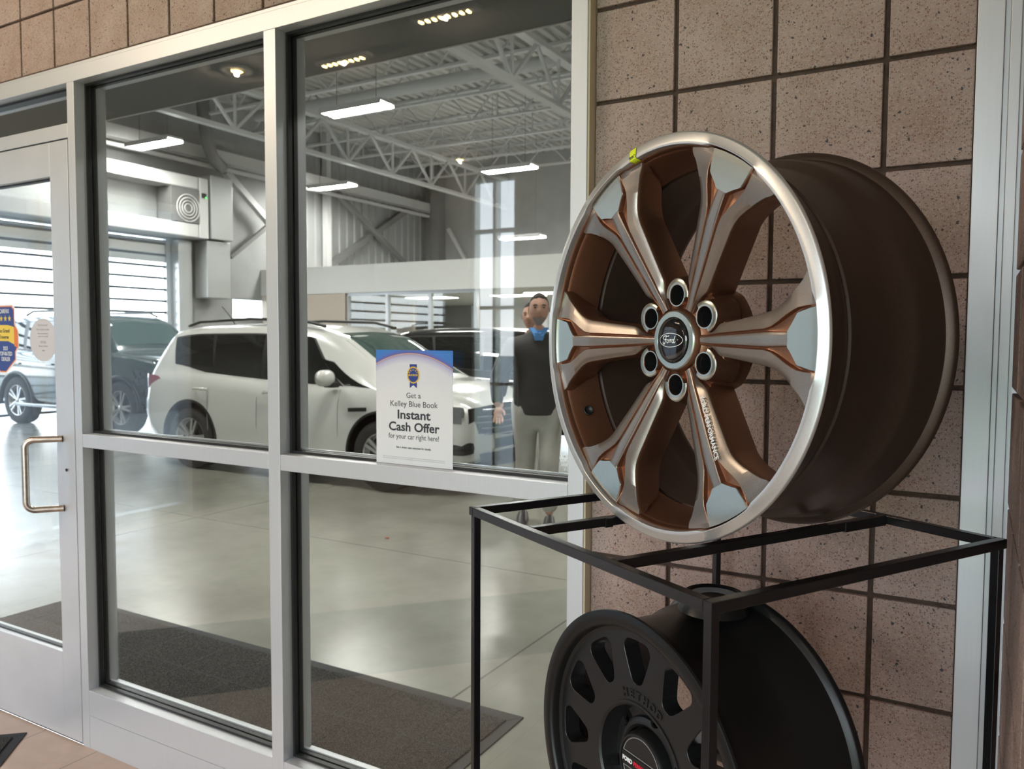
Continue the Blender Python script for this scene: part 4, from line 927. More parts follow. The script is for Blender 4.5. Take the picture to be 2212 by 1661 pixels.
MB().box(0.05, 0.56, LH+0.02, LH+0.25, 0.02, 1.28, bev=0.02).build('end_housing', M_steel_w, hm)
cl = MB()
cl_ = None
for k in range(4): cl.tube([(0.57, LH-0.27+(0.275-0.062*k)*math.cos(t), 0.60+(0.275-0.062*k)*math.sin(t)) for t in [2*PI*i/32 for i in range(32)]], 0.013, 6, closed=True)
cl.build('coil', M_steel_w, hm); MB().box(0.1, 0.555, LH-0.66, LH+0.015, 0.305, 1.015).build('coil_back', M_steel_g, hm)
MB().box(0.562, 0.58, LH+0.07, LH+0.18, 0.86, 0.96).build('control_box', M_gasket, hm); MB().box(0.581, 0.585, LH+0.15, LH+0.175, 0.86, 0.885).build('indicator', M_ledg, hm)
du = empty('sheet_metal_duct', (XW+0.10, 10.10, 2.55)); tag(du, 'shiny sheet metal duct box beside the garage door', 'duct')
MB().box(0, 0.5, 0.0, 0.58, 1.0, 2.35, bev=0.02).build('upper_box', M_galv, du); MB().box(0, 0.4, -0.05, 0.58, -0.25, 0.98, bev=0.02).build('lower_box', M_galv, du)
tag(MB().tube([(XW+0.85, 9.7, 6.4), (XW+0.85, 9.8, 5.5), (XW+0.80, 10.0, 5.2), (XW+0.62, 10.38, 5.10)], 0.13, 16).build('flexible_duct', M_steel_g), 'dark bent duct dropping onto the sheet metal duct', 'duct')
wn8 = empty('window_8', (XW-0.1, 11.15, 1.88)); wn8['kind'] = 'structure'
MB().box(0, 0.05, 0, 1.45, 0, 0.03).box(0, 0.05, 0, 1.45, 0.45, 0.48).box(0, 0.05, 0, 0.03, 0.03, 0.45).box(0, 0.05, 1.42, 1.45, 0.03, 0.45).build('window_frame', M_alu, wn8)

# ------------------------------------------------------------------ cars
def car(name, label, paint, stt, width, wheels, R_, windows, loc, rz=0.0, group=None, glassm=None, mirror=None, extras=None, detail=True, zs_car=0.945):
    e = empty(name, loc, rz); e.scale = (1, 1, zs_car); tag(e, label, 'car', group)
    cols = list(zip(*stt)); glassm = glassm or M_cglass
    def ev(x):
        xs = cols[0]; i = 0
        while i < len(xs)-2 and x > xs[i+1]: i += 1
        t = i+max(0, min(1, (x-xs[i])/(xs[i+1]-xs[i])))
        lin = lambda k: cols[k][i]*(1-(t-i))+cols[k][i+1]*(t-i)
        sm = [0.5*(cr1(cols[k], t)+lin(k)) for k in range(1, 8)]; return sm
    def sec(x):
        zb, ws, wm, wb, zbel, wr, zr = ev(x); cp = [(0, zb), (ws*0.85, zb), (ws, zb+0.05), (wm-0.005, zb+0.20), (wm, zb+0.38), (wm-0.01, zbel-0.22), (wm-0.03, zbel-0.09), (wb, zbel)]
        return cp, (wb, zbel), (wr, zr-0.055), (wr-0.10, zr-0.008), (0, zr+0.015)
    def full(x):
        cp, b, r1, r2, top = sec(x); lo = cur(cp, 3); hi = [(b[0]*(1-t)+r1[0]*t+0.02*math.sin(PI*t), b[1]*(1-t)+r1[1]*t) for t in [k/5 for k in range(1, 6)]]
        tp = cur([r1, r2, ((r2[0])*0.5, (r2[1]+top[1])/2+0.006), top], 3)[1:]
        h = lo+hi+tp; return [(x, y, z) for y, z in h]+[(x, -y, z) for y, z in h[-2:0:-1]]
    X0, X1 = cols[0][0], cols[0][-1]; nx = 64 if detail else 32
    rows = [full(X0+(X1-X0)*i/nx) for i in range(nx+1)]
    mb = MB().grid(rows, 0, True, closed=True); mb.add(rows[0], [tuple(range(len(rows[0])))], 0); mb.add(rows[-1], [tuple(range(len(rows[-1])))], 0)
    body = mb.build('body', [paint, M_gasket], e, fix=False)
    bm = bmesh.new(); bm.from_mesh(body.data); bmesh.ops.remove_doubles(bm, verts=bm.verts[:], dist=1e-5); bmesh.ops.recalc_face_normals(bm, faces=bm.faces[:]); bm.to_mesh(body.data); bm.free()
    cuts = []
    for wx in wheels:
        for s in (-1, 1):
            c_ = MB().lathe([(0.0001, -0.25), (R_*1.19, -0.25), (R_*1.19, 0.25), (0.0001, 0.25)], 40, smooth=False).xf(Matrix.Translation((wx, s*(width-0.12), R_+0.01)) @ Matrix.Rotation(PI/2, 4, 'X')).build('cutter', M_gasket); c_.parent = e; cuts.append(c_)
    boolean(body, cuts); body.data.set_sharp_from_angle(angle=math.radians(40))
    for wx in wheels:
        for s in (-1, 1):
            w = empty('wheel', (wx, s*(width-0.11), R_), 0, parent=e); w.rotation_euler = (PI/2 if s < 0 else -PI/2, 0, 0)
            MB().lathe([(R_*0.66, 0.10), (R_*0.72, 0.108), (R_*0.93, 0.105), (R_, 0.085), (R_, -0.10), (R_*0.9, -0.11), (R_*0.64, -0.10)], 48).build('tyre', M_tyre, w, auto=40)
            rm = MB().lathe([(R_*0.67, 0.095), (R_*0.645, 0.100), (R_*0.62, 0.085), (R_*0.60, 0.02), (R_*0.1, 0.01)], 48, mi=[0, 0, 0, 1])
            for k in range(5):
                for d in (-0.16, 0.16):
                    t = 2*PI*k/5; rm.bar((0.05*math.cos(t+d*1.5), 0.05*math.sin(t+d*1.5), 0.078), (R_*0.63*math.cos(t+d), R_*0.63*math.sin(t+d), 0.085), 0.032, 0.03)
            rm.lathe([(0.0001, 0.098), (0.045, 0.094), (0.055, 0.06)], 20); rm.build('rim', [M_rim, M_gasket], w)
    def spt(x, t, s, off=0.004):
        cp, b, r1, r2, top = sec(x); y = b[0]*(1-t)+r1[0]*t+0.02*math.sin(PI*t); z = b[1]*(1-t)+r1[1]*t; return (x, s*(y+off), z+off*0.3)
    for (xa, xb, xc, xd, t0, t1) in windows:    # bottom-left, top-left, top-right, bottom-right x
        for s in (-1, 1):
            rows = []
            for i in range(13):
                f = i/12; rows.append([spt((xa*(1-f)+xd*f)*(1-t)+(xb*(1-f)+xc*f)*t, t0+(t1-t0)*t, s, 0.005) for t in [k/6 for k in range(7)]])
            MB().grid(rows, 0, True).build('side_window', glassm, e)
    if windows:
        for s in (-1, 1):
            xa, xb = windows[0][0]-0.02, windows[0][1]-0.02; xc, xd = windows[2][2]+0.02, windows[2][3]+0.05; rows = []
            for i in range(25):
                f = i/24; rows.append([spt((xa*(1-f)+xd*f)*(1-t)+(xb*(1-f)+xc*f)*t, (0.03+0.14*max(0, 1-f*5))+(0.90-(0.03+0.14*max(0, 1-f*5)))*t, s, 0.003) for t in [k/6 for k in range(7)]])
            MB().grid(rows, 0, True).build('window_surround', M_gasket, e)
    if extras: extras(e, sec, spt, ev)
    return e, sec, spt
M_tyre = mat('tyre_rubber', (0.03, 0.029, 0.028), 0.8)
M_rim = mat('car_rim_silver', (0.55, 0.55, 0.55), 0.3, 0.8)
M_white_car = mat('pearl_white_paint', (0.72, 0.71, 0.68), 0.22, 0.0, 0.5, 0.8)
M_black_car = mat('black_car_paint', (0.010, 0.010, 0.011), 0.12, 0.0, 0.5, 1.0)
M_silver_car = mat('silver_car_paint', (0.55, 0.57, 0.58), 0.2, 0.3, 0.5, 0.8)
M_green_car = mat('green_grey_paint', (0.022, 0.048, 0.043), 0.2, 0.1, 0.5, 0.9)
M_tail = mat('tail_lamp_red', (0.30, 0.02, 0.05), 0.12, 0.0, 0.6, 0.5)
M_lamp = mat('head_lamp', (0.25, 0.26, 0.27), 0.08, 0.4, 0.7)
def top_patch(e, name, ev, sec, x0, x1, f0, m, off=0.006, xoff=0.0, n=10):
    rows = []
    for i in range(n+1):
        x = x0+(x1-x0)*i/n; cp, b, r1, r2, top = sec(x); row = []
        for k in range(-6, 7):
            f = k/6*f0; y = r1[0]*f; af = abs(y); z = top[1]*(1-(af/max(r2[0], 1e-3)))+r2[1]*(af/max(r2[0], 1e-3)) if af < r2[0] else r2[1]+(r1[1]-r2[1])*(af-r2[0])/max(1e-3, r1[0]-r2[0])
            row.append((x+off*0.5, y, z+off))
        rows.append(row)
    return MB().grid(rows, 0, True).build(name, m, e)
suv = [(0.00, .50, .62, .70, .66, .88, .56, .92), (0.05, .40, .76, .83, .78, 1.00, .64, 1.12), (0.17, .32, .83, .89, .83, 1.08, .66, 1.42), (0.36, .28, .87, .915, .84, 1.13, .64, 1.62), (0.75, .24, .89, .92, .84, 1.13, .62, 1.675), (1.70, .22, .90, .92, .83, 1.07, .61, 1.69), (2.45, .22, .90, .92, .83, 1.03, .60, 1.655), (2.85, .22, .90, .92, .84, 1.02, .60, 1.54), (3.20, .22, .90, .92, .84, 1.02, .64, 1.33), (3.58, .22, .90, .92, .85, 1.01, .72, 1.10), (3.95, .24, .88, .91, .83, .97, .70, 1.05), (4.22, .27, .83, .88, .79, .90, .64, .98), (4.35, .29, .74, .80, .72, .84, .56, .92), (4.45, .34, .60, .66, .60, .76, .46, .83), (4.53, .42, .38, .42, .38, .66, .28, .72)]
suv_win = [(0.58, 0.42, 1.02, 1.18, .16, .86), (1.22, 1.08, 1.82, 1.92, .05, .86), (1.98, 1.90, 2.50, 3.02, .05, .88), (3.08, 2.70, 2.86, 3.42, .06, .55)]
def escape_extras(e, sec, spt, ev):
    top_patch(e, 'windscreen', ev, sec, 2.72, 3.52, 0.93, M_cglass2); top_patch(e, 'rear_window', ev, sec, 0.12, 0.32, 0.85, M_cglass)
    for s in (-1, 1):
        MB().tube([(x, s*0.575, z) for x, z in ((0.5, 1.665), (0.7, 1.715), (1.5, 1.745), (2.3, 1.72), (2.6, 1.655))], 0.017, 8).build('roof_rail', M_gasket, e)
        mm = MB(); g0 = []
        for i in range(9):
            t = -1+2*i/8; r = math.sqrt(max(0, 1-t**4)); g0.append([(2.98+0.10*math.cos(a)*r*0.62+0.02, s*(1.02+0.115*t), 1.12+0.085*r*math.sin(a)+0.0) for a in [2*PI*k/14 for k in range(14)]])
        mm.grid(g0, 0, True, closed=True); mo_ = mm.build('mirror', M_white_car, e, auto=50)
        MB().box(2.93, 3.05, s*0.92-0.05, s*0.92+0.05, 1.02, 1.075, bev=0.01).build('mirror_foot', M_gasket, mo_)
        # tail lamp wraps the rear corner
        rows = []
        for i in range(9):
            f = i/8; x = 0.035+0.36*f; cp, b, r1, r2, top = sec(x); wm = b[0]*0.55+ev(x)[2]*0.45; zc = 0.985+0.05*f; hh = 0.10*(1-f)**0.55+0.003
            rows.append([(x-0.005, s*(wm+0.010+0.006*(1-abs(t))), zc+hh*t) for t in (-1.6, -1, -0.3, 0.4, 1)])
        MB().grid(rows).build('tail_lamp', M_tail, e)
        rows = []
        for i in range(9):
            f = i/8; x = 3.93+0.44*f; wm = ev(x)[2]; rows.append([(x+0.012, s*(wm*0.985+0.006-0.03*f*f), 0.80-0.03*f+h) for h in (-0.055*(0.5+0.5*f)-0.01, 0, 0.055*(0.7+0.2*f))])
        MB().grid(rows).build('head_lamp', M_lamp, e)
        for hx in (0.98, 2.05): MB().tube([(hx, s*0.915, 0.935-0.01*(hx > 1.5)), (hx+0.05, s*0.955, 0.94), (hx+0.17, s*0.955, 0.94), (hx+0.22, s*0.912, 0.935)], 0.016, 8).build('door_handle', M_white_car, e)
        MB().bar((3.20, s*0.921, 0.80), (3.42, s*0.921, 0.815), 0.012, 0.04).build('fender_badge', M_gasket, e)
        cl_ = MB(); cl_.box(0.95, 3.2, s*0.895-0.03, s*0.895+0.03, 0.20, 0.30, bev=0.015); cl_.build('sill_cladding', M_gasket, e)
        for wx in (0.90, 3.60): MB().tube([(wx+0.425*math.cos(t), s*0.912, 0.37+0.425*math.sin(t)) for t in [math.radians(-10+200*i/24) for i in range(25)]], 0.016, 8).build('arch_lip', M_gasket, e)
        for gx in (1.20, 1.95, 3.06): MB().tube([(gx+d, s*(w_+0.0), z) for d, w_, z in ((0, .905, 0.34), (0, .922, 0.6), (0.0, .915, .85), (-0.005, .862, 1.0))], 0.0035, 5).build('door_gap', M_greyink, e)
    # nose: grille, lamps and intakes wrapped round the front
    def nose(y): return 4.560-0.31*(abs(y)/0.88)**3.1
    def wrap(y0, y1, z0, z1, off, n=14, taper=0.0):
        rows = []
        for i in range(n+1):
            y = y0+(y1-y0)*i/n; c = (z0+z1)/2; h = (z1-z0)/2*(1-taper*abs(2*i/n-1)**2); rows.append([(nose(y)+off-0.010*abs(t), y, c+h*t) for t in (-1, -0.5, 0, 0.5, 1)])
        return MB().grid(rows)
    wrap(-0.69, 0.69, 0.57, 0.90, 0.014, taper=0.30).build('grille_back', M_gasket, e)
    gr = MB()
    for k in range(5):
        zz = 0.60+0.058*k; hw_ = 0.66-0.05*abs(k-2.4); gr.tube([(nose(y)+0.022, y, zz) for y in [hw_*(-1+2*i/12) for i in range(13)]], 0.0125, 8)
    gr.build('grille', M_chromed, e)
    wrap(-0.58, 0.58, 0.27, 0.42, 0.012, taper=0.2).build('lower_intake', M_gasket, e)
    for s in (-1, 1):
        wrap(s*0.72, s*0.86, 0.755, 0.875, 0.012, taper=0.25).build('head_lamp', M_lamp, e)
        wrap(s*0.64, s*0.82, 0.40, 0.53, 0.016, taper=0.25).build('fog_intake', M_gasket, e)
    MB().tube([(0.62, 0.0, 1.68), (0.52, 0.0, 1.80), (0.38, 0.0, 1.93)], 0.007, 6).build('antenna', M_gasket, e)
M_chromed = mat('dark_chrome', (0.35, 0.36, 0.37), 0.2, 0.9)
car('compact_suv', 'pearl white compact SUV parked side-on beyond the storefront glass', M_white_car, suv, 0.92, (0.90, 3.60), 0.355, suv_win, (-7.62, 5.12, 0), 0, extras=escape_extras)
def simple_extras(gl):
    def f(e, sec, spt, ev):
        top_patch(e, 'windscreen', ev, sec, 2.72, 3.52, 0.93, gl); top_patch(e, 'rear_window', ev, sec, 0.12, 0.32, 0.85, M_cglass)
        for s in (-1, 1):
            MB().box(2.90, 3.06, s*1.0-0.1, s*1.0+0.1, 1.04, 1.19, bev=0.03).build('mirror', M_gasket, e)
            rows = []
            for i in range(5):
                f_ = i/4; x = 3.95+0.42*f_; wm = ev(x)[2]; rows.append([(x+0.012, s*(wm*0.985+0.004-0.03*f_*f_), 0.80-0.03*f_+h) for h in (-0.05, 0, 0.05)])
            MB().grid(rows).build('head_lamp', M_lamp, e)
    return f
car('black_suv', 'glossy black SUV parked behind the white SUV', M_black_car, suv, 0.92, (0.90, 3.60), 0.36, suv_win, (-6.95, 8.35, 0), 0, extras=simple_extras(M_cglass2), detail=False)
car('silver_suv', 'silver SUV half hidden between the white and the black SUV', M_silver_car, suv, 0.92, (0.90, 3.60), 0.36, suv_win, (-13.3, 10.75, 0), 0, extras=simple_extras(M_cglass2), detail=False)
trk = [(0.00, .55, .80, .86, .80, 1.05, .70, 1.10), (0.05, .45, .88, .93, .86, 1.20, .74, 1.60), (0.20, .40, .92, .96, .87, 1.24, .74, 1.80), (0.6, .38, .94, .97, .88, 1.24, .73, 1.86), (1.6, .36, .94, .97, .88, 1.22, .73, 1.88), (2.3, .36, .94, .97, .88, 1.20, .72, 1.85), (2.65, .36, .94, .97, .88, 1.20, .72, 1.72), (3.10, .36, .94, .97, .89, 1.20, .76, 1.33), (3.30, .36, .94, .97, .90, 1.19, .82, 1.25), (3.8, .38, .94, .97, .90, 1.15, .82, 1.21), (4.2, .42, .92, .95, .88, 1.10, .80, 1.16), (4.32, .50, .86, .90, .84, 1.02, .74, 1.06), (4.36, .58, .80, .82, .76, .94, .66, .98)]
trk_win = [(0.25, 0.22, 0.80, 0.90, .08, .88), (0.98, 0.92, 1.62, 1.75, .08, .88), (1.83, 1.75, 2.30, 2.78, .08, .88)]
def truck_extras(e, sec, spt, ev):
    top_patch(e, 'windscreen', ev, sec, 2.50, 3.05, 0.93, M_cglass2)
    for s in (-1, 1):
        MB().box(0.9, 3.1, s*1.0-0.06, s*1.0+0.06, 0.32, 0.38, bev=0.015).build('running_board', M_chromed, e)
        MB().box(2.72, 2.92, s*1.07-0.1, s*1.07+0.1, 1.24, 1.44, bev=0.03).build('mirror', M_green_car, e)
        MB().tube([(0.7, s*0.70, 1.86), (0.9, s*0.70, 1.93), (2.0, s*0.70, 1.93), (2.2, s*0.70, 1.86)], 0.02, 8).build('roof_rail', M_gasket, e)
        for hx in (0.75, 1.68): MB().box(hx, hx+0.18, s*0.975-0.012, s*0.975+0.012, 1.02, 1.05, bev=0.008).build('door_handle', M_chromed, e)
        for wx in (0.80, 3.55): MB().tube([(wx+0.48*math.cos(t), s*0.955, 0.40+0.48*math.sin(t)) for t in [math.radians(-5+190*i/20) for i in range(21)]], 0.035, 8).build('arch_flare', M_gasket, e)
        # black leaf decals behind the front wheel
        lf = MB(); rnd = random.Random(3)
        for k in range(46):
            cx = 3.85+rnd.uniform(0, 0.42)*(1 if k % 3 else 0.6); cz = rnd.uniform(0.52, 1.0); a_ = rnd.uniform(0, PI); r_ = rnd.uniform(0.02, 0.055)
            wy = ev(min(cx, 4.3))[2]; lf.add([(cx+r_*math.cos(a_+t)*(1.5 if j % 2 else 0.7), s*(wy+0.004), cz+r_*math.sin(a_+t)*(1.5 if j % 2 else 0.7)) for j, t in enumerate([2*PI*i/7 for i in range(7)])], [tuple(range(7))])
        lf.build('leaf_decal', M_gasket, e)
car('green_suv', 'dark green off-road SUV parked in front of the garage door', M_green_car, trk, 0.97, (0.80, 3.55), 0.40, trk_win, (-13.85, 6.75, 0), 0, extras=truck_extras, zs_car=0.97)

# outside car seen through the entrance
car('parked_car', 'pale car parked outside beyond the glass entrance', M_silver_car, suv, 0.92, (0.90, 3.60), 0.36, suv_win, (-11.5, 29.0, 0), 0, extras=None, detail=False)

ty = MB().lathe([(0.20, 0.085), (0.24, 0.10), (0.30, 0.098), (0.325, 0.08), (0.325, -0.08), (0.30, -0.098), (0.24, -0.10), (0.20, -0.085)], 48).xf(Matrix.Translation((-3.95, 6.70, 0.325)) @ Matrix.Rotation(0.5, 4, 'Z') @ Matrix.Rotation(PI/2, 4, 'X'))
tag(ty.build('spare_tyre', M_tyre, auto=40), 'loose black tyre standing on the floor past the nose of the white SUV', 'tyre')
bx_ = empty('cardboard_box', (-4.60, 6.75, 0), 0.2); tag(bx_, 'brown cardboard box on the floor between the white SUV and the loose tyre', 'box')
MB().box(-0.20, 0.20, -0.16, 0.16, 0, 0.30).build('carton', mat('cardboard', (0.30, 0.19, 0.11), 0.85), bx_); MB().box(-0.205, 0.205, -0.025, 0.025, 0.29, 0.3015).build('tape', mat('brown_tape', (0.42, 0.30, 0.18), 0.3), bx_)
# waiting chairs
def chair(x, y, rz, lab):
    e = empty('waiting_chair', (x, y, 0), rz); tag(e, lab, 'chair', 'waiting chairs beyond the white SUV')
    MB().box(-0.24, 0.24, -0.24, 0.24, 0.40, 0.48, bev=0.03).build('seat', M_chairblue, e)
    bk = MB().box(-0.24, 0.24, -0.03, 0.03, 0, 0.46, bev=0.025); bk.xf(Matrix.Translation((0, 0.24, 0.50)) @ Matrix.Rotation(-0.18, 4, 'X')); bk.build('backrest', M_chairblue, e)
    for s in (-1, 1):
        MB().tube([(s*0.28, -0.24, 0.0), (s*0.28, -0.26, 0.62), (s*0.28, -0.20, 0.67), (s*0.28, 0.18, 0.66), (s*0.28, 0.26, 0.60), (s*0.28, 0.28, 0.0)], 0.014, 8).build('arm_frame', M_gasket, e)
    return e
M_chairblue = mat('blue_vinyl', (0.05, 0.08, 0.14), 0.3)
chair(-7.35, 10.9, 0.3, 'dark blue waiting chair nearest the white SUV bonnet'); chair(-6.65, 11.0, 0.2, 'dark blue waiting chair to the right of its twin')

# ------------------------------------------------------------------ people
def skin_mesh(name, verts, edges, radii, m, parent, root=0, sub=2):
    me = D.meshes.new(name); me.from_pydata(verts, edges, []); o = D.objects.new(name, me); COL.objects.link(o); o.parent = parent
    md = o.modifiers.new('skin', 'SKIN'); md.use_smooth_shade = True
    for i, v in enumerate(me.skin_vertices[0].data): r = radii[i]; v.radius = r if isinstance(r, tuple) else (r, r); v.use_root = (i == root)
    s = o.modifiers.new('sub', 'SUBSURF'); s.levels = sub; s.render_levels = sub; bake(o); o.data.materials.clear(); o.data.materials.append(m)
    for p in o.data.polygons: p.use_smooth = True
    return o
M_skin = mat('skin', (0.55, 0.30, 0.22), 0.5); M_hair = mat('dark_grey_hair', (0.035, 0.028, 0.024), 0.8); M_beard = mat('grey_beard', (0.30, 0.24, 0.21), 0.8)
M_jacket = noise_var(mat('charcoal_jacket', (0.028, 0.026, 0.025), 0.7), 8, 0.2); M_shirt = mat('blue_shirt', (0.12, 0.35, 0.75), 0.6)
M_trou = noise_var(mat('khaki_trousers', (0.42, 0.40, 0.36), 0.7), 6, 0.15); M_trou_w = noise_var(mat('pale_trousers', (0.62, 0.62, 0.60), 0.7), 6, 0.1)
M_olive = noise_var(mat('olive_brown_coat', (0.060, 0.050, 0.036), 0.8), 8, 0.2); M_shoe = mat('dark_shoe', (0.01, 0.015, 0.022), 0.4); M_shoe2 = mat('tan_shoe', (0.22, 0.11, 0.04), 0.5); M_eye = mat('eye_white', (0.5, 0.48, 0.46), 0.3); M_lips = mat('lips', (0.40, 0.16, 0.13), 0.5)
def head(parent, z, yaw, hairc, beard, facing_m):
    """head as a shaped grid: local +Y is the face direction"""
    e = parent; rows = []; R0 = Matrix.Translation((0, 0.0, z)) @ Matrix.Rotation(yaw, 4, 'Z')
    NV, NH = 26, 32
    def hd(th, ph):     # ph from bottom(-pi/2) to top, th around; th=pi/2 is face
        cx, cy, cz = math.cos(ph)*math.cos(th), math.cos(ph)*math.sin(th), math.sin(ph)
        x = 0.076*cx; y = 0.098*cy; zz = 0.122*cz
        low = max(0, -cz)
        x *= 1-0.32*low**1.4; y *= 1-0.22*low if cy < 0 else 1-0.06*low
        if cy > 0:
            w = math.exp(-(x/0.016)**2)
            y += w*(0.028*math.exp(-((zz+0.020)/0.016)**2)+0.014*math.exp(-((zz-0.006)/0.022)**2))          # nose
            y += 0.008*math.exp(-(x/0.045)**2)*math.exp(-((zz-0.036)/0.012)**2)                                # brow
            for sx_ in (-1, 1): y -= 0.010*math.exp(-((x-sx_*0.031)/0.015)**2)*math.exp(-((zz-0.015)/0.012)**2)
            y += 0.006*math.exp(-(x/0.022)**2)*math.exp(-((zz+0.058)/0.010)**2)                                # mouth
            y += 0.010*math.exp(-(x/0.026)**2)*math.exp(-((zz+0.098)/0.018)**2)                                # chin
        return (x, y, zz)
    rows = [[hd(2*PI*j/NH, -PI/2+0.02+(PI-0.04)*i/NV) for j in range(NH)] for i in range(NV+1)]
    mb = MB().grid(rows, 0, True, closed=True)
    for s in (-1, 1):
        mb.grid([[(s*(0.074+0.010*r_), -0.006+0.016*r_*math.cos(a)-0.004, 0.0+0.030*r_*math.sin(a)) for a in [2*PI*k/10 for k in range(10)]] for r_ in (1.0, 0.8, 0.3)], 0, True, closed=True)
    hdobj = mb.xf(R0).build('head', M_skin, e)
    hm_ = MB(); rows = []
    for i in range(NV+1):
        ph = -0.35+(PI/2+0.33)*i/NV; row = []
        for j in range(NH):
            th = 2*PI*j/NH; x, y, zz = hd(th, ph); k = 1.055
            front = math.sin(th)
            if front > 0.15: lim = 0.055+0.03*front
            elif front > -0.2: lim = 0.0+(front+0.2)/0.35*0.055
            else: lim = -0.045
            if zz < lim: k = 0.93
            row.append((x*k, y*k-0.002, zz*k+0.003))
        rows.append(row)
    hm_.grid(rows, 0, True, closed=True).xf(R0).build('hair', hairc, e)
    if beard:
        bm_ = MB(); rows = []
        for i in range(9):
            ph = -1.25+0.75*i/8; row = []
            for j in range(15):
                th = PI/2+(-1.15+2.3*j/14); x, y, zz = hd(th, ph)
                k = 1.03 if not (abs(x) < 0.020 and zz > -0.068) else 0.96
                row.append((x*k, y*k, zz))
            rows.append(row)
        bm_.grid(rows).xf(R0).build('beard', M_beard, e)
    fe = MB()
    for s in (-1, 1): fe.lathe([(0.0001, 0.003), (0.008, 0.002), (0.011, -0.002)], 12).xf(Matrix.Translation((s*0.031, 0.0815, 0.014)) @ Matrix.Rotation(-PI/2, 4, 'X') @ Matrix.Diagonal((1, 0.55, 1, 1)), len(fe.v)-36)
    fe.xf(R0).build('eyes', M_ink, e)
    bw_ = MB()
    for s in (-1, 1): bw_.tube([(s*0.016, 0.094, 0.031), (s*0.030, 0.092, 0.036), (s*0.046, 0.082, 0.030)], 0.0042, 6)
    bw_.xf(R0).build('eyebrows', hairc, e)
    MB().tube([(x, 0.0985-abs(x)*0.45, -0.060+abs(x)*0.1) for x in (-0.022, -0.012, 0, 0.012, 0.022)], 0.0035, 8).xf(R0).build('mouth', M_lips, e)
    return hdobj
def hand(parent, name, p, d, side, fwd=Vector((0, 1, 0))):
    """p wrist, d hand direction; palm + five fingers as one skinned mesh"""
    p = Vector(p); d = Vector(d).normalized(); sd = d.cross(fwd).normalized(); up = sd.cross(d)
    vs = [p, p+d*0.045, p+d*0.085]; ed = [(0, 1), (1, 2)]; rd = [(0.026, 0.018), (0.036, 0.016), (0.034, 0.014)]
    for k, (o, ln) in enumerate(((-0.030, 0.062), (-0.010, 0.074), (0.010, 0.070), (0.029, 0.055))):
        b = len(vs); vs += [p+d*0.090+sd*o, p+d*(0.090+ln*0.5)+sd*o*1.1+up*0.010, p+d*(0.088+ln*0.95)+sd*o*1.05+up*0.030]; ed += [(2, b), (b, b+1), (b+1, b+2)]; rd += [0.0095, 0.0088, 0.0075]
    b = len(vs); vs += [p+d*0.03+sd*side*0.034+up*0.010, p+d*0.062+sd*side*0.052+up*0.024, p+d*0.090+sd*side*0.050+up*0.034]; ed += [(1, b), (b, b+1), (b+1, b+2)]; rd += [0.012, 0.010, 0.008]
    return skin_mesh(name, [tuple(v) for v in vs], ed, rd, M_skin, parent, 1, 1)
